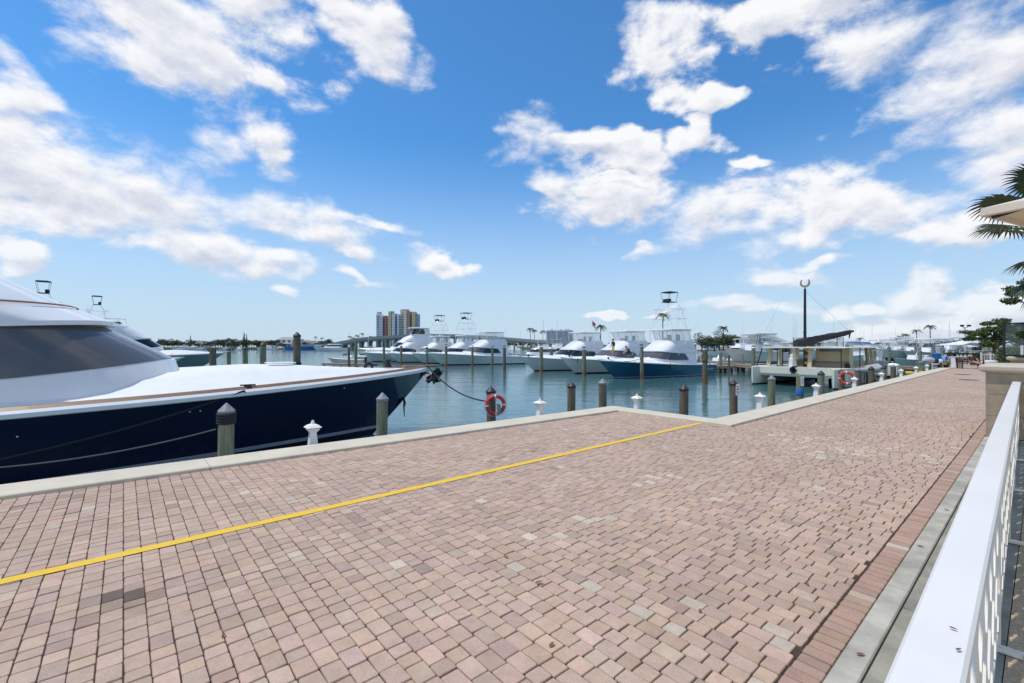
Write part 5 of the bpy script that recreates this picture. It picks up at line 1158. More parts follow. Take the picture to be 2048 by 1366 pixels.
def bench():
    p = AT(1941, 36.6, 0); r = empty('park_bench', 'dark wooden bench with a person leaning on it at the far end of the promenade', 'bench', p, R(-8))
    b = MB()
    for i in range(4): b.box((0, -.2+i*.13, .44), (1.7, .1, .04))
    b.build('seat', M['wood_red'], r)
    b = MB()
    for i in range(3): b.box((0, .28+i*.03, .56+i*.14), (1.7, .035, .1))
    b.build('backrest', M['wood_red'], r)
    for x in (-.75, .75):
        for y in (-.22, .26): b = MB(); b.beam((x, y, 0), (x, y+(.1 if y > 0 else 0), .9 if y > 0 else .64), .07, .07); b.build('leg', M['timber_dark'], r)
        b = MB(); b.box((x, -.0, .66), (.07, .56, .05)); b.build('armrest', M['wood_red'], r)
bench()
parasol('parasol', 'white parasol over the terrace hedge at the far end of the promenade', AT(1934, 45.0), 2.45, 1.75, R(20), M['canvas_white'], drop=.55)
def fence(a, b_, h, label, m='rail_white'):
    d = b_-a; L = d.length; r = empty('picket_fence', label, 'fence', a, math.atan2(d.y, d.x)); b = MB(); x = 0
    while x < L: b.box((x, 0, h/2), (.035, .02, h)); x += .11
    b.build('picket', M[m], r)['kind'] = 'stuff'
    for z in (.12, h-.1): b = MB(); b.box((L/2, 0, z), (L, .035, .05)); b.build('rail', M[m], r)
    x = 0
    while x <= L+.01: b = MB(); b.box((x, 0, h/2+.04), (.08, .08, h+.08)); b.build('post', M[m], r); x += L/3
fence(AT(1962, 41), AT(2018, 40), 1.15, 'white picket fence under the spreading tree')
fence(AT(1915, 40.5), AT(1938, 40.3), .95, 'short white fence between the cabinet and the bench')
def hedge(p, sx, sy, h, rz, label, m=('hedge_leaf', 'leaf_b'), n=5000, size=.1):
    b = MB(); bl = []
    k = max(3, int(sx/.6))
    for i in range(k): bl.append(((-sx/2+sx*(i+.5)/k, random.uniform(-.1, .1)*sy, h*.5), (sx/k*.75, sy*.5, h*.5*random.uniform(.9, 1.06))))
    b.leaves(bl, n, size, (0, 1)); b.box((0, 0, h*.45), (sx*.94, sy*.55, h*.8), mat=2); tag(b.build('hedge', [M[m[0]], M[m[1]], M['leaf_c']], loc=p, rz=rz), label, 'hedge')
hedge(AT(1942, 43, 0), 2.4, .9, 1.35, 0, 'dark clipped hedge under the white parasol', ('leaf_a', 'leaf_c'), 3500, .09)
hedge(AT(2034, 34, 0), 3.0, 1.6, 2.0, R(20), 'bright green hedge behind the second stone pillar', ('hedge_leaf', 'leaf_b'), 7000, .12)
hedge(AT(2002, 46, 0), 4.2, 1.2, 1.0, 0, 'low hedge behind the white picket fence', ('leaf_a', 'leaf_b'), 4000, .1)
hedge(AT(1900, 150, 0), 7.9, 3.5, 3.7, 0, 'tall rounded grey-green hedge block beyond the far slips', ('leaf_grey', 'leaf_olive'), 6000, .3)
# floodlight pole and other thin poles
def lamp_pole(px, Y, top, label, two=True, name='floodlight_pole'):
    z = ZZ(top, Y); r = empty(name, label, 'light pole', AT(px, Y, 0)); b = MB(); b.tube([(0, 0, -1), (0, 0, z-.2)], [.07, .05], n=8); b.build('pole', M['alu'], r)
    for s in ((-1, 1) if two else (1,)):
        b = MB(); b.tube([(0, 0, z-.3), (s*.3, 0, z-.1)], .03, n=6); b.rbox((s*.36, -.05, z-.02), (.34, .2, .2), .04); b.build('lamp_head', M['black_metal'], r)
lamp_pole(1930, 47, 651, 'tall pole with two floodlight heads beside the spreading tree')
for px, Y, top, la in ((1922, 85, 673, 'thin mast between the hedge block and the floodlight pole'), (1873, 85, 676, 'thin mast left of the grey hedge block'), (1796.5, 90, 675, 'thin mast above the far slips, right of three'), (1769, 88, 673, 'thin mast above the far slips, middle of three'), (1759.5, 88, 678, 'thin mast above the blue canopy boat'), (1588, 70, 630, 'tall thin antenna mast left of the catamaran boom'), (1592, 60, 640, 'slanted thin mast beside the tall antenna at the catamaran boom')):
    b = MB(); z = ZZ(top, Y); b.tube([(0, 0, WZ), (0, 0, z)], [.05, .02], n=6); tag(b.build('mast', M['alu'], loc=AT(px, Y, 0)), la, 'mast')
# covered slips : long white roofs on posts
def slips(px0, px1, Y, z, label):
    a, c = AT(px0, Y), AT(px1, Y); L = c.x-a.x; r = empty('covered_slip', label, 'boat shelter', (a.x, a.y, WZ)); b = MB(); h = z-WZ
    b.loft([[(0, -3, h-.25), (0, 0, h+.15), (0, 3, h-.25)], [(L, -3, h-.25), (L, 0, h+.15), (L, 3, h-.25)]]); b.box((L/2, -3, h-.38), (L, .08, .3)); b.build('roof', M['gelcoat_white'], r)
    x = .3
    while x < L:
        b = MB(); b.box((x, -2.8, h/2-.3), (.18, .18, h-.2)); b.build('post', M['white_tube'], r); x += 4
    b = MB(); b.box((L/2, 3, h*.35), (L, .1, h*.5)); b.build('rear_wall', M['plaster_white'], r)
slips(1750, 1838, 112, 1.75, 'long low white roof over the far slips left of the palms')
slips(1842, 1932, 100, 1.8, 'long low white roof over the far slips in front of the hedge block')
# ------------------------------------------------------------------ far shore, bridge and towers
b = MB()
b.prism([(-900, 330), (-420, 318), (-150, 325), (-118, 345), (-118, 520), (-900, 520)], WZ-2, WZ+.9); structure(b.build('far_shore', M['shore_soil']))
b = MB(); b.prism([(8, 330), (60, 300), (120, 220), (180, 165), (320, 160), (700, 160), (700, 700), (8, 700)], WZ-2, WZ+1.0); structure(b.build('right_shore', M['shore_soil']))
def bridge():
    r = empty('bridge', 'long low concrete road bridge rising over the water behind the yachts', 'bridge', (0, 0, 0))
    px = [(600, 690.5, 330), (664, 688, 335), (690, 682.5, 338), (731, 675.5, 342), (800, 670.5, 348), (860, 668.5, 352), (918, 669.5, 352), (960, 671.5, 350), (1020, 676, 345), (1080, 681, 340), (1130, 685.5, 334), (1200, 690.5, 325)]
    P = [AT(x, Y, ZZ(y, Y)) for x, y, Y in px]; b = MB(); bp = MB(); w = 6
    def sec(p, y0, y1, z0, z1): return [(p.x, p.y+y0, p.z+z0), (p.x, p.y+y0, p.z+z1), (p.x, p.y+y1, p.z+z1), (p.x, p.y+y1, p.z+z0)]
    b.loft([sec(p, -w, w, -1.9, -.9) for p in P], closed=True, caps=True); b.build('deck', M['bridge_concrete'], r)
    bp = MB(); bp.loft([sec(p, -w-.05, -w+.25, -.898, .25) for p in P], closed=True, caps=True); bp.loft([sec(p, w-.25, w+.05, -.898, .25) for p in P], closed=True, caps=True); bp.build('parapet', M['bridge_concrete'], r)
    b = MB(); b.loft([sec(p, -w+1.2, w-1.2, -3.0, -1.898) for p in P], closed=True, caps=True); b.build('girder', M['roof_grey'], r)
    for x in list(range(672, 1140, 17)):
        for i in range(len(px)-1):
            if px[i][0] <= x < px[i+1][0]:
                t = (x-px[i][0])/(px[i+1][0]-px[i][0]); p = AT(x, lerp(px[i][2], px[i+1][2], t), 0); z = lerp(P[i].z, P[i+1].z, t)
        b = MB(); b.box((p.x, p.y, (z-3.0+WZ-1)/2), (1.2, 9, z-3.0-WZ+1)); b.box((p.x, p.y, z-3.4), (1.6, 11, .8)); b.build('pier', M['bridge_concrete'], r)
    for x in (703, 760, 823, 945, 1012, 1040.5, 1100):
        for i in range(len(px)-1):
            if px[i][0] <= x < px[i+1][0]: t = (x-px[i][0])/(px[i+1][0]-px[i][0]); p = P[i].lerp(P[i+1], t)
        b = MB(); b.tube([(p.x, p.y-5.5, p.z), (p.x, p.y-5.5, p.z+5.4), (p.x+1.2, p.y-5.5, p.z+5.8)], .10, n=5); b.build('lamp_post', M['alu'], r)
bridge()
def tower():
    Y = 900; s = Y/F; r = empty('apartment_tower', 'tall apartment tower with yellow, red, blue and white vertical bands beyond the bridge', 'building', AT(793, Y, 0)); cx = 793
    secs = [(752.5, 760, 627, 'bldg_white', 0, 'g'), (760, 764, 631, 'bldg_white', 3, 'w'), (764, 768, 632, 'bldg_red', 8, 'b'), (768, 772, 631, 'bldg_red', 4, 'w'), (772, 775.5, 632, 'bldg_orange', 9, 'b'), (775.5, 780, 624, 'bldg_yellow', 4, 'w'), (780, 784, 626.5, 'bldg_blue', 9, 'b'), (784, 788.5, 626, 'bldg_white', 2, 'w'), (788.5, 793, 627, 'bldg_blue', 8, 'b'), (793, 796, 628, 'bldg_white', 5, 'w'), (796, 802, 629, 'bldg_blue', 10, 'b'), (797, 802, 618.5, 'bldg_yellow', 14, 'w'), (802, 806.5, 621.5, 'bldg_yellow', 10, 'b'), (806.5, 811.5, 622.5, 'bldg_white', 5, 'w'), (811.5, 814, 622.5, 'bldg_dark', 9, 'b'), (814, 818.5, 622, 'bldg_orange', 4, 'w'), (818.5, 823.5, 624, 'bldg_orange', 9, 'b'), (823.5, 829, 623, 'bldg_yellow', 3, 'w'), (829, 833.5, 627, 'bldg_blue', 9, 'b')]
    for x0, x1, top, m, back, kind in secs:
        X0, X1 = (x0-cx)*s, (x1-cx)*s; z = ZZ(top, Y); w = X1-X0-.06; xc = (X0+X1)/2; b = MB()
        b.box((xc, back+12, (z+WZ)/2), (w, 24, z-WZ)); o = b.build('tower_section', M[m], r)
        nfl = int((z-2)/3.3); wb = MB(); sb = MB()
        for i in range(nfl):
            zz = 3+i*3.3
            if kind == 'w':
                wb.box((xc, back-.03, zz), (w*.32, .1, 1.5))
            elif kind == 'g': wb.box((xc, back-.03, zz), (w*.78, .1, 2.3))
            else:
                wb.box((xc, back-.03, zz+.1), (w*.96, .1, 2.5)); sb.box((xc, back-1.2, zz-1.4), (w*.98, 2.3, .3)); sb.box((xc, back-2.3, zz-.9), (w*.98, .12, .9))
        wb.build('windows', M['bldg_glass' if kind != 'b' else 'bldg_dark'], o)['kind'] = 'stuff'
        if sb.v: sb.build('balconies', M[m if random.random() < .6 else 'bldg_white'], o)['kind'] = 'stuff'
    b = MB(); b.box(((756-cx)*s, 10, ZZ(626, Y)+1), (6, 10, 3)); b.box(((780-cx)*s, 12, ZZ(623.5, Y)), (9, 10, 3)); b.box(((806-cx)*s, 20, ZZ(619.5, Y)), (14, 10, 4)); b.build('roof_plant', M['roof_grey'], r)
    b = MB()
    for i in range(17): b.box(((834.5-cx)*s, 12, 3+i*3.3), (3.2, 14, .35))
    b.build('side_balconies', M['bldg_white'], r)['kind'] = 'stuff'
tower()
def slab_block():
    Y = 640; s = Y/F; cx = 1120; r = empty('office_block', 'wide blue-grey slab block with white vertical fins beyond the bridge', 'building', AT(cx, Y, 0)); W = 52*s; z = ZZ(661.5, Y)
    b = MB(); b.box((0, 8, (z+WZ)/2), (W, 16, z-WZ)); b.build('wall', M['bldg_blue'], r)
    b = MB(); n = 22
    for i in range(n+1): b.box((-W/2+W*i/n, -.25, z/2), (.45, .6, z))
    b.box((0, -.2, z+.3), (W+.6, .9, .7)); b.build('fins', M['bldg_white'], r)['kind'] = 'stuff'
    b = MB()
    for j in range(6):
        for i in range(n):
            if random.random() < .8: b.box((-W/2+W*(i+.5)/n, -.04, 1.8+j*3.2), (W/n*.62, .08, 1.7))
    b.build('windows', M['bldg_dark'], r)['kind'] = 'stuff'
    b = MB()
    for x in (-W*.3, W*.05, W*.25, W*.36): b.box((x, 8, z+1.6), (4, 5, 2.4))
    b.build('roof_plant', M['bldg_white'], r)
slab_block()
def house(px, Y, w, h, label, roof='roof_grey', wall='plaster_white', floors=2):
    r = empty('house', label, 'house', AT(px, Y, WZ+.9)); d = 9
    b = MB(); b.box((0, d/2, h/2), (w, d, h)); b.build('wall', M[wall], r)
    b = MB(); b.loft([[(-w/2-.5, -.5, h), (w/2+.5, -.5, h), (w/2+.5, d+.5, h), (-w/2-.5, d+.5, h)], [(-w/2+w*.2, d/2-.3, h+2.2), (w/2-w*.2, d/2-.3, h+2.2), (w/2-w*.2, d/2+.3, h+2.2), (-w/2+w*.2, d/2+.3, h+2.2)]], closed=True, caps=True); b.build('roof', M[roof], r)
    n = max(3, int(w/3.2))
    for j in range(floors):
        for i in range(n):
            b = MB(); b.box((-w/2+w*(i+.5)/n, -.04, 1.7+j*3.1), (w/n*.55, .1, 1.7)); b.build('window', M['bldg_dark'], r)
    if floors > 1:
        b = MB(); b.box((0, -1.1, 3.1), (w, 2.1, .22)); b.build('balcony', M[wall], r)
house(573, 332, 15, 6.0, 'white two storey waterfront mansion on the far shore with balcony')
house(602, 345, 9, 4.0, 'small white house right of the white mansion', floors=1)
house(524, 362, 9, 3.6, 'low house with red tiled roof among the far trees', 'roof_tile', floors=1)
house(635, 350, 9, 3.4, 'long low white house near the bridge foot', floors=1)
house(455, 362, 8, 3.4, 'low white house between trees left of the mansion', floors=1)
house(398, 362, 8, 3.4, 'low house with grey roof at the left end of the far shore', floors=1)
house(1424, 205, 7, 3.4, 'small pale house among the trees right of the blue boat', floors=1)
house(1556, 215, 10, 3.5, 'small white building behind the catamaran roof', floors=1)
# ------------------------------------------------------------------ trees
def tree_mesh(seed, w, h, mats=('leaf_a', 'leaf_b', 'leaf_c'), n=520, size=.75, trunk=.28):
    random.seed(seed); b = MB(); bl = []
    for i in range(7):
        a = random.uniform(0, 2*PI); rr = random.uniform(.1, .36)*w
        bl.append(((rr*math.cos(a), rr*math.sin(a), h*random.uniform(.38, .82)), (w*random.uniform(.15, .28), w*random.uniform(.15, .28), h*random.uniform(.12, .22))))
    b.leaves(bl, n, size, (0, 1, 2))
    b.tube([(0, 0, -.5), (.1, 0, h*.3), (0, .1, h*.6)], [trunk, trunk*.7, trunk*.3], n=6, mat=3)
    for c, r_ in bl[:4]: b.tube([(0, 0, h*.28), (c[0]*.6, c[1]*.6, c[2]*.8), c], [trunk*.5, trunk*.3, trunk*.12], n=5, mat=3)
    o = b.build('broadleaf_tree', [M[m] for m in mats]+[M['bark']]); return o
def palm_mesh(seed, h, fr=2.4, nf=15, wind=.0, mats=('palm_leaf', 'leaf_a')):
    random.seed(seed); b = MB(); tx = random.uniform(-.5, .5)
    b.tube([(0, 0, -.5), (tx*.3, 0, h*.4), (tx, 0, h)], [.2, .15, .12], n=6, mat=2)
    for i in range(nf):
        a = 2*PI*i/nf+random.uniform(-.15, .15); e = random.uniform(-.25, .85); pts = []
        for j in range(7):
            t = j/6; x = fr*t*math.cos(e)*(1-.15*t); z = fr*(t*math.sin(e)-.55*t*t)
            pts.append(Vector((tx+x*math.cos(a)-wind*t*t*fr, x*math.sin(a), h+z)))
        for j in range(6):
            p, q = pts[j], pts[j+1]; d = (q-p).normalized(); sd = d.cross(Vector((0, 0, 1))).normalized(); l = .55*fr*.38*(1-.5*abs(j/6-.4))
            for s in (1, -1):
                for u in (.15, .5, .85):
                    c = p.lerp(q, u); e_ = c+sd*s*l+d*l*.5-Vector((0, 0, l*.45)); wv = d*.10*fr*.5
                    b.add([c-wv*.5, c+wv*.5, e_], [(0, 1, 2)], random.choice((0, 1)))
        b.tube(pts, .025, n=3, mat=0)
    return b.build('palm_tree', [M[mats[0]], M[mats[1]], M['bark']])
PROTO = {}
def put(key, maker, px, Y, s=1.0, label=None, cat='tree', group=None, z=-.3, rz=None):
    if key not in PROTO: o = PROTO[key] = maker()
    else: o = PROTO[key].copy(); COL.objects.link(o)
    o.location = AT(px, Y, z); k = s*random.uniform(.94, 1.06); o.scale = (s, s, k); o.rotation_euler = (0, 0, random.uniform(0, 6) if rz is None else rz); tag(o, label, cat, group); return o
TK = [('bt%d' % i, (lambda i=i: tree_mesh(20+i, 9, 6.2, ('leaf_olive', 'leaf_a', 'leaf_c')))) for i in range(4)]
PK = [('pt%d' % i, (lambda i=i: palm_mesh(40+i, 7+i, 2.3))) for i in range(3)]
rnd = random.Random(9); x = 318
while x < 668:
    k, mk = rnd.choice(TK); random.seed(int(x)); Y = rnd.uniform(330, 385); put(k, mk, x, Y, rnd.uniform(.7, 1.15)*(.6 if 556 < x < 590 else 1), 'olive green tree in the belt of trees along the far shore', group='trees along the far shore'); x += rnd.uniform(3.4, 5.6)
for px, s in ((457, .9), (463, .75), (344, .85), (557, .8), (631, .9), (644, .85), (480, .8), (605, .75), (355, .7)):
    k, mk = PK[rnd.randrange(3)]; random.seed(int(px)); put(k, mk, px, 348, s, 'small palm standing among the far shore trees', group='palms along the far shore')
for px, s in ((488, 1.15), (493, .95), (381, .9)):
    def cyp():
        random.seed(3); b = MB(); b.leaves([((0, 0, 1.5+i*1.5), (1.3-.15*i, 1.3-.15*i, 1.2)) for i in range(7)], 900, .6, (0, 1)); b.tube([(0, 0, 0), (0, 0, 10)], [.25, .05], n=5, mat=2); return b.build('pine_tree', [M['leaf_c'], M['leaf_olive'], M['bark']])
    put('cyp', cyp, px, 360, s, {488: 'tall dark pine rising above the far tree belt, left of a pair', 493: 'shorter dark pine, right of a pair above the far tree belt', 381: 'single slim pine above the far trees near the grey-green yacht'}[px])
# trees behind the bridge and at the right
x = 1014
while x < 1115: k, mk = rnd.choice(TK); random.seed(int(x)); put(k, mk, x, rnd.uniform(348, 380), rnd.uniform(.7, .95), 'olive tree beyond the bridge between the pale yachts', group='trees under the bridge'); x += rnd.uniform(5, 8)
x = 1165
while x < 1400: k, mk = rnd.choice(TK); random.seed(int(x)); put(k, mk, x, rnd.uniform(290, 330), rnd.uniform(.45, .7), 'dark tree on the shore behind the three bows', group='trees behind the three bows'); x += rnd.uniform(8, 14)
for px, s, Y in ((700, .8, 380), (707, .7, 380), (715, .85, 385), (724, .75, 380), (741, .8, 390)):
    k, mk = PK[rnd.randrange(3)]; random.seed(int(px)); put(k, mk, px, Y, s*1.5, 'palm showing above the bridge deck on its rising side', group='palms above the bridge', z=1)
for px, s, Y in ((1061, 1.15, 372), (1069, 1.0, 372), (1086, 1.1, 380)):
    k, mk = PK[rnd.randrange(3)]; random.seed(int(px)); put(k, mk, px, Y, s*1.5, 'palm showing above the bridge near the slab block', group='palms near the slab block')
for px, s, Y in ((1201, 1.15, 160), (1325, 1.3, 150)):
    k, mk = PK[rnd.randrange(3)]; random.seed(int(px)); put(k, mk, px, Y, s, {1201: 'palm rising between the white boat and the pale boat bridges', 1325: 'palm seen through the blue boat bridge'}[px])
GK = [('gt%d' % i, (lambda i=i: tree_mesh(60+i, 9, 6.5, ('leaf_b', 'leaf_a', 'leaf_c'), n=900, size=.55))) for i in range(3)]
x = 1404
while x < 1546:
    k, mk = rnd.choice(GK); random.seed(int(x)); put(k, mk, x, rnd.uniform(165, 185), rnd.uniform(.85, 1.2), 'green tree in the clump behind the lifted fishing boat', group='trees behind the lifted boat'); x += rnd.uniform(8, 13)
def wpalm(): return palm_mesh(77, 8.6, 2.8, 17, wind=.35)
put('wp', wpalm, 1446, 165, 1.0, 'windblown palm standing above the trees left of the lifted boat', rz=0, z=-.3)
x = 1560
while x < 1990:
    k, mk = rnd.choice(GK+TK); random.seed(int(x)); put(k, mk, x, rnd.uniform(230, 260), rnd.uniform(.5, .72), 'low tree on the far right shore behind the slips', group='trees behind the far slips'); x += rnd.uniform(6, 11)
for px, s in ((1811, 1.0), (1834, 1.0), (1861, 1.15), (1816, .75), (1800, .9), (1720, .8)):
    k, mk = PK[rnd.randrange(3)]; random.seed(int(px)); put(k, mk, px, 165, s*.85, 'palm against the sky above the far slips', group='palms above the far slips')
# spreading tree beside the far terrace
def spreading_tree():
    random.seed(101); r = empty('spreading_tree', 'dark green spreading tree with tiered branches beside the far terrace', 'tree', AT(1990, 43, 0))
    b = MB(); tr = [(0, 0, -.1), (-.05, 0, 1.0), (.05, .1, 2.0), (0, .1, 3.2)]; b.tube(tr, [.17, .14, .11, .07], n=9)
    bl = []
    tips = [(-2.3, .0, 2.95), (-1.75, .5, 2.55), (-1.5, -.5, 2.0), (-.8, -.3, 3.3), (-.4, .4, 3.9), (.5, 0, 4.1), (.9, -.5, 3.3), (1.5, .4, 3.75), (2.0, 0, 3.0), (2.6, .3, 3.6), (1.2, -.7, 2.5), (.2, -.6, 2.7), (.6, .5, 3.3), (2.1, .5, 3.4), (-.1, -.4, 3.5), (1.7, -.4, 2.7), (2.4, .2, 2.2), (3.0, .4, 1.7), (-.6, .2, 2.4), (2.9, -.3, 2.5), (3.4, .2, 3.2), (-1.1, .1, 2.9)]
    for x, y, z in tips:
        s0 = Vector((0, .05, random.uniform(1.3, 2.4))); m = s0.lerp(Vector((x, y, z)), .55)+Vector((0, 0, .22)); b.tube([s0, m, (x, y, z-.05)], [.08, .05, .015], n=6)
        for q in range(4): bl.append(((x+random.uniform(-.45, .45), y+random.uniform(-.45, .45), z+random.uniform(-.1, .2)), (random.uniform(.32, .6), random.uniform(.32, .6), random.uniform(.16, .30))))
    b.build('trunk', M['bark'], r)
    b = MB(); b.leaves(bl, 15000, .17, (0, 1, 2)); b.build('crown', [M['leaf_a'], M['leaf_b'], M['hedge_leaf']], r)
spreading_tree()
def edge_tree():
    random.seed(55); r = empty('leafy_tree', 'leafy tree at the right edge whose twigs reach into view above the lantern', 'tree', AT(2150, 15, 0))
    b = MB(); b.tube([(0, 0, -.1), (.05, 0, 1.6), (0, .1, 3.2), (0, 0, 4.4)], [.2, .16, .12, .05], n=9); bl = []
    for x, y, z in ((-2.05, -.1, 3.62), (-1.75, .2, 3.45), (-1.35, .2, 4.0), (-1.55, -.2, 2.72), (-.8, -.3, 4.5), (-1.0, 0, 3.0), (.4, .3, 4.7), (.9, -.3, 4.0), (1.4, .2, 3.2), (0, -.8, 3.8), (.2, .8, 3.6), (-1.2, .2, 2.3)):
        s0 = Vector((0, 0, random.uniform(1.8, 3))); b.tube([s0, s0.lerp(Vector((x, y, z)), .6)+Vector((0, 0, .15)), (x, y, z)], [.05, .03, .008], n=6)
        for q in range(4): bl.append(((x+random.uniform(-.15, .25), y+random.uniform(-.25, .25), z+random.uniform(-.15, .15)), (random.uniform(.14, .28), random.uniform(.14, .28), random.uniform(.07, .13))))
    b.build('trunk', M['bark'], r); b = MB(); b.leaves(bl, 4200, .13, (0, 1, 2)); b.build('crown', [M['leaf_a'], M['leaf_b'], M['leaf_b']], r)
edge_tree()
def fan_palm():
    random.seed(31); base = AT(2198, 11.5, 0); r = empty('fan_palm', 'fan palm with stiff radiating fronds behind the beige parasol', 'palm', base)
    b = MB(); b.tube([(0, 0, -.1), (.05, 0, 2), (0, 0, 3.9)], [.17, .14, .15], n=12); b.build('trunk', M['bark'], r)
    C = Vector((0, 0, 4.1)); ends = [(-1.72, -.2, 3.15, .62), (-2.25, .1, 4.9, .85), (-1.75, -.5, 5.75, 1.0), (-1.9, .5, 5.55, 1.0), (-2.45, .0, 4.78, .9), (-1.95, -.35, 3.35, .8), (-1.0, .6, 6.2, 1.0), (0, -.8, 6.4, 1.0), (1.2, .3, 6.0, 1.0), (1.8, -.4, 5.2, 1.0), (2.0, .3, 4.2, 1.0), (1.4, -.6, 3.4, .9), (-.6, 1.6, 5.2, 1.0), (.3, -1.7, 4.9, 1.0), (.4, 1.7, 4.3, 1.0), (-.7, -1.6, 3.7, .9)]
    for x, y, z, rad in ends:
        e = Vector((x, y, z)); f = MB(); d = (e-C).normalized(); mid = C.lerp(e, .5)+Vector((0, 0, .25)); f.tube([C, mid, e], [.03, .022, .015], n=6, mat=1)
        d2 = (e-mid).normalized(); sd = d2.cross(Vector((0, 0, 1))).normalized(); nn = sd.cross(d2).normalized(); tilt = random.uniform(-.35, .35); sd = (sd*math.cos(tilt)+nn*math.sin(tilt)).normalized(); nn = sd.cross(d2).normalized()
        nl = 30
        for i in range(nl):
            a = R(-128)+R(256)*i/(nl-1)+random.uniform(-.02, .02); u = d2*math.cos(a)+sd*math.sin(a); l = rad*.86*(.80+.24*math.cos(a*.6))*random.uniform(.9, 1.05)*.86; v = u.cross(nn).normalized()
            pts = [e+u*(l*t)+nn*(.12*rad*math.sin(PI*t*.5)-.16*rad*t*t*t)-Vector((0, 0, .12*rad*t**3)) for t in (0, .35, .65, .85, 1)]; w = [.012, .036*rad, .034*rad, .018*rad, .002]
            A = [p+v*ww+nn*.3*ww for p, ww in zip(pts, w)]; B_ = pts; D_ = [p-v*ww+nn*.3*ww for p, ww in zip(pts, w)]
            f.loft([A, B_, D_], mat=0)
        f.build('frond', [M['palm_leaf'], M['leaf_b']], r)
fan_palm()
# ------------------------------------------------------------------ people
def person(loc, rz, J, cloth, label, legs_bare=True, group=None):
    # joints in metres in the figure's own frame (x right, y forward); continuous skin grown over the skeleton
    N = ['pelvis', 'waist', 'chest', 'neck', 'head', 'crown', 'shL', 'elL', 'wrL', 'shR', 'elR', 'wrR', 'hipL', 'knL', 'anL', 'toL', 'hipR', 'knR', 'anR', 'toR']
    rad = dict(pelvis=.135, waist=.125, chest=.145, neck=.055, head=.092, crown=.085, shL=.06, elL=.043, wrL=.03, shR=.06, elR=.043, wrR=.03, hipL=.09, knL=.06, anL=.042, toL=.035, hipR=.09, knR=.06, anR=.042, toR=.035)
    E = [('pelvis', 'waist'), ('waist', 'chest'), ('chest', 'neck'), ('neck', 'head'), ('head', 'crown'), ('chest', 'shL'), ('shL', 'elL'), ('elL', 'wrL'), ('chest', 'shR'), ('shR', 'elR'), ('elR', 'wrR'), ('pelvis', 'hipL'), ('hipL', 'knL'), ('knL', 'anL'), ('anL', 'toL'), ('pelvis', 'hipR'), ('hipR', 'knR'), ('knR', 'anR'), ('anR', 'toR')]
    me = bpy.data.meshes.new('person'); me.from_pydata([J[n] for n in N], [(N.index(a), N.index(b)) for a, b in E], [])
    o = bpy.data.objects.new('person', me); COL.objects.link(o); sk = o.modifiers.new('skin', 'SKIN'); sk.use_smooth_shade = True
    for i, n in enumerate(N):
        v = me.skin_vertices[0].data[i]; v.radius = (rad[n], rad[n]*(.78 if n in ('pelvis', 'waist', 'chest') else 1)); v.use_root = (i == 0)
    ss = o.modifiers.new('sub', 'SUBSURF'); ss.levels = 2; ss.render_levels = 2
    dg = bpy.context.evaluated_depsgraph_get(); nm = bpy.data.meshes.new_from_object(o.evaluated_get(dg)); bpy.data.objects.remove(o)
    b = MB(); b.v = [tuple(v.co) for v in nm.vertices]; mats = [M['skin'], cloth[0], cloth[1], M['hair']]
    V = {k: Vector(v) for k, v in J.items()}
    def seg(p, a, c): d = c-a; t = max(0, min(1, (p-a).dot(d)/d.length_squared)); return (p-a-d*t).length, t
    for f in nm.polygons:
        c = f.center; best = min((seg(c, V[a], V[b_])+(a, b_) for a, b_ in E), key=lambda q: q[0]); a, b_ = best[2], best[3]; t = best[1]
        if b_ in ('waist', 'chest', 'shL', 'shR') or (b_ in ('elL', 'elR') and t < .6): k = 1
        elif b_ in ('hipL', 'hipR') or (b_ in ('knL', 'knR') and (t < .8 or not legs_bare)) or (b_ in ('anL', 'anR') and not legs_bare): k = 2
        elif b_ == 'waist': k = 1
        else: k = 0
        if b_ == 'waist' and t < .35: k = 2
        b.f.append(tuple(f.vertices)); b.m.append(k); b.s.append(True)
    # face and hands
    h, n_ = V['head'], V['neck']; fw = Vector((J.get('face', (0, 1, 0)))).normalized(); up = (V['crown']-h).normalized(); sd = fw.cross(up).normalized()
    b.ball(tuple(h+fw*.105+up*.005), .016, n=8); b.ball(tuple(h+sd*.09), .02, n=8, sc=(.6, 1, 1.3)); b.ball(tuple(h-sd*.09), .02, n=8, sc=(.6, 1, 1.3))
    for s in (1, -1): b.ball(tuple(h+fw*.088+sd*s*.032+up*.03), .011, n=6, mat=3)
    b.box(tuple(h+fw*.094-up*.035), (.045, .012, .01), mat=2)
    for S in 'LR':
        w, e = V['wr'+S], V['el'+S]; d = (w-e).normalized(); q = d.cross(Vector((0, 1, .2))).normalized(); m = d.cross(q).normalized(); b.tube([w-d*.02, w+d*.03, w+d*.085], [.03, .036, .03], n=8)
        for i, l in enumerate((.062, .075, .07, .055)):
            p = w+d*.08+q*(i-1.5)*.017; b.tube([p, p+d*l*.5+m*.008, p+d*l+m*.03], [.009, .0085, .006], n=6)
        p = w+d*.03-q*.03; b.tube([p, p+d*.035-q*.02, p+d*.065-q*.015+m*.01], [.011, .010, .007], n=6)
    r = b.build('person', mats, loc=loc, rz=rz); tag(r, label, 'person', group)
    hb = MB(); rings = []
    for i in range(6):
        t = i/5; a = -.25+t*(PI/2+.2); rr = .108*math.cos(max(0, a)) if a > 0 else .108; zz = .108*math.sin(a)*1.1
        rings.append([h+up*(.03+zz)+(fw*math.cos(2*PI*k/14)*(.97 if math.cos(2*PI*k/14) < .3 else (.97 if a > .45 else .55))+sd*math.sin(2*PI*k/14)*.93)*max(.004, rr) for k in range(14)])
    hb.loft(rings, closed=True, caps=True, smooth=True); hb.build('hair', M['hair'], r)
    return r
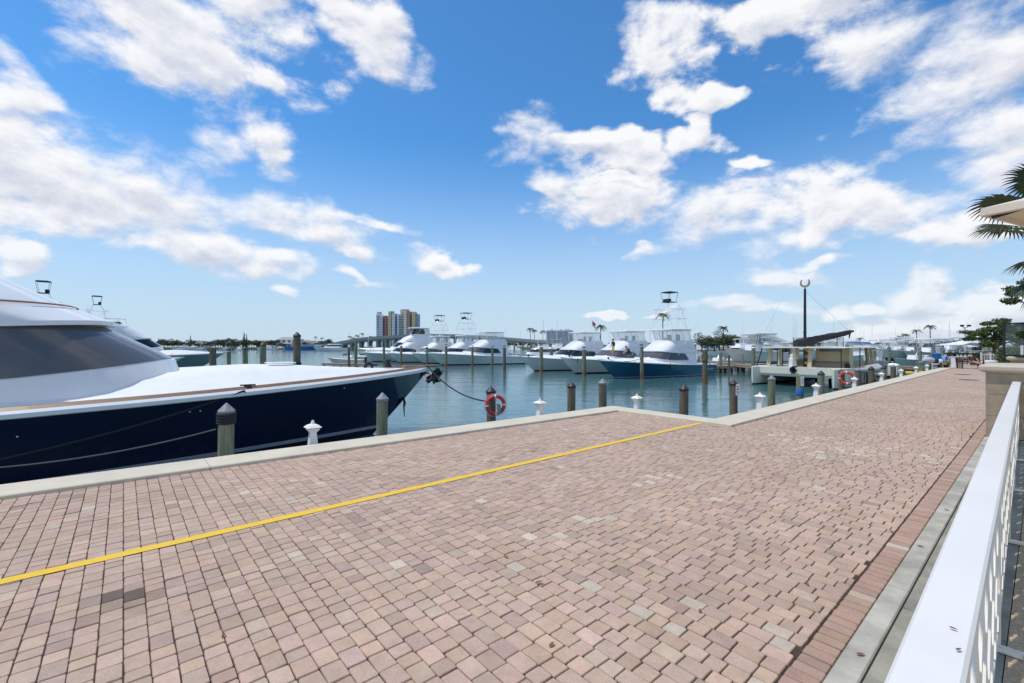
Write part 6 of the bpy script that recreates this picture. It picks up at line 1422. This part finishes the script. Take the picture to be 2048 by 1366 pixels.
STAND = dict(pelvis=(0, 0, .95), waist=(0, .0, 1.12), chest=(0, .01, 1.34), neck=(0, .02, 1.50), head=(0, .04, 1.62), crown=(0, .04, 1.69), shL=(-.18, 0, 1.41), elL=(-.25, .03, 1.14), wrL=(-.2, .20, .98), shR=(.18, 0, 1.41), elR=(.26, -.02, 1.14), wrR=(.24, .12, .92), hipL=(-.09, 0, .88), knL=(-.10, .03, .48), anL=(-.10, 0, .08), toL=(-.11, .16, .04), hipR=(.09, 0, .88), knR=(.11, .05, .48), anR=(.13, 0, .08), toR=(.15, .16, .04), face=(0, 1, -.1))
SIT = dict(pelvis=(0, 0, .50), waist=(0, .03, .66), chest=(0, .12, .86), neck=(0, .2, 1.0), head=(0, .27, 1.1), crown=(0, .30, 1.165), shL=(-.18, .12, .92), elL=(-.24, .3, .72), wrL=(-.15, .5, .62), shR=(.18, .12, .92), elR=(.24, .3, .72), wrR=(.12, .5, .6), hipL=(-.10, .05, .48), knL=(-.14, .45, .50), anL=(-.14, .45, .08), toL=(-.15, .6, .04), hipR=(.10, .05, .48), knR=(.14, .45, .50), anR=(.14, .42, .08), toR=(.16, .58, .04), face=(0, 1, -.3))
CROUCH = dict(SIT); 
CROUCH.update(pelvis=(0, -.1, .32), waist=(0, .0, .47), chest=(0, .17, .65), neck=(0, .28, .77), head=(0, .36, .86), crown=(0, .39, .92), shL=(-.18, .18, .7), elL=(-.25, .4, .5), wrL=(-.15, .58, .36), shR=(.18, .18, .7), elR=(.24, .4, .5), wrR=(.12, .58, .34), hipL=(-.1, -.05, .32), knL=(-.16, .32, .5), anL=(-.14, .05, .08), toL=(-.15, .2, .04), hipR=(.1, -.05, .32), knR=(.16, .32, .46), anR=(.14, .0, .08), toR=(.15, .16, .04))
RECL = dict(SIT); RECL.update(chest=(0, -.12, .88), waist=(0, -.05, .68), neck=(0, -.2, 1.02), head=(0, -.23, 1.14), crown=(0, -.24, 1.21), shL=(-.18, -.12, .93), elL=(-.3, .05, .74), wrL=(-.28, .28, .66), shR=(.18, -.12, .93), elR=(.36, -.1, .78), wrR=(.55, .1, .86), knL=(-.2, .48, .58), anL=(-.25, .85, .35), toL=(-.26, .92, .46), knR=(.05, .5, .62), anR=(-.1, .9, .42), toR=(-.1, .96, .54), face=(0, 1, .05))
Yp = 45.5; person(AT(1226.5, Yp, ZZ(712.5, Yp)), R(40), STAND, (M['cloth_navy'], M['cloth_yellow']), 'person in navy shirt and yellow shorts standing on the pale yacht foredeck')
Yp = 45.0; person(AT(1259, Yp, ZZ(712, Yp)), R(100), CROUCH, (M['cloth_dark'], M['cloth_dark']), 'person in dark clothes crouching by the pale yacht screen', False)
person(AT(1887, 37.2, .05), R(-75), SIT, (M['cloth_blue'], M['cloth_khaki']), 'person in blue shirt and khaki shorts sitting hunched on the kerb side bench')
person(AT(1899, 39.5, -.1), R(170), dict(SIT), (M['cloth_white'], M['cloth_dark']), 'person in white shirt seated beside the person in blue')
person(AT(1944, 36.45, .0), R(150), RECL, (M['cloth_dark'], M['cloth_khaki']), 'person in dark shirt reclining on the dark wooden bench')
def low_bench(px, Y, rz, label, w=.9, z=0):
    r = empty('low_bench', label, 'bench', AT(px, Y, z), rz); b = MB(); b.rbox((0, 0, .40), (w, .36, .05), .01); b.build('seat', M['timber'], r)
    for x in (-w*.4, w*.4): b = MB(); b.box((x, 0, .19), (.06, .3, .38)); b.build('leg', M['timber_dark'], r)
low_bench(1886, 37.25, R(15), 'low timber bench under the person in blue', z=.05); low_bench(1899, 39.55, R(0), 'low timber bench under the person in white', z=-.1)
# cart frame, covered engines and bins beside the seated people
def cart():
    p = AT(1874, 37.4, -.22); r = empty('dock_cart', 'white framed dock cart loaded with grey bags left of the seated people', 'cart', p, R(10))
    b = MB()
    for x in (-.8, .8):
        for y in (-.25, .25): b.tube([(x, y, 0), (x, y, .55)], .03, n=6)
    for y in (-.25, .25): b.tube([(-.8, y, .55), (.8, y, .55)], .03, n=6)
    b.tube([(-.8, .25, .55), (-.95, .25, 1.1), (-.75, .25, 1.25)], .03, n=6); b.build('frame', M['white_tube'], r)
    b = MB(); b.box((0, 0, .6), (1.6, .5, .04)); b.build('tray', M['gelcoat_white'], r)
cart()
for px, m, s, la, Y in ((1857, 'rib_grey', (.5, .35, .3), 'large grey bag on the dock cart', 37.4), (1871, 'black_canvas', (.28, .25, .24), 'black bag on the dock cart', 37.3), (1879, 'canvas_white', (.26, .2, .2), 'white sack on the dock cart next to the person in blue', 37.2)):
    b = MB(); b.ball((0, 0, s[2]*.8), 1, n=14, sc=(s[0]*1.0, s[1], s[2]*.8) if False else (s[0], s[1], s[2])); 
    b.v = [(x+.02*noise.noise(Vector((x*6, y*6, z*6))), y, (z-s[2]*.8)*1+s[2]*.8+.02*noise.noise(Vector((x*5, y*5+3, z*5)))) if False else (x*(1+.12*noise.noise(Vector((x*6, y*6, z*6)))), y, max(0, z*s[2]*.0+z*.0+(.8*s[2])+(z-.8*s[2])*1*(s[2]/1 if False else 1))) for x, y, z in b.v]
    zs_ = [v[2] for v in b.v]; k = s[2]*1.7/(max(zs_)-min(zs_)); b.v = [(x, y, (z-min(zs_))*k) for x, y, z in b.v]
    tag(b.build('bag', M[m], loc=AT(px, Y, .42)), la, 'bag')
for px, m, la in ((1873, 'canvas_blue', 'blue plastic barrel behind the dock cart'), (1880, 'plastic_green', 'small lime green bin behind the dock cart')):
    b = MB(); k = .3 if px == 1873 else .16; b.lathe([(k*.9, 0), (k, .1), (k, .75), (k*1.05, .78), (k*.9, .84)], n=16); tag(b.build('bin', M[m], loc=AT(px, 40.5, .35 if px == 1873 else .3)), la, 'bin')
def dark_motor():
    p = AT(1907, 44, .2); r = empty('outboard_motor', 'black outboard motors tilted up behind the white cabinet', 'outboard motor', p)
    for x in (-.3, .25):
        b = MB(); b.rbox((x, 0, .75), (.45, .5, .6), .12); b.build('cowl', M['rubber'], r); b = MB(); b.beam((x, 0, .5), (x, .3, -.6), .16, .2); b.build('leg', M['rubber'], r)
    b = MB(); b.beam((-.6, 0, .1), (.6, 0, .1), .12, .12); b.build('bracket', M['black_metal'], r)
dark_motor()
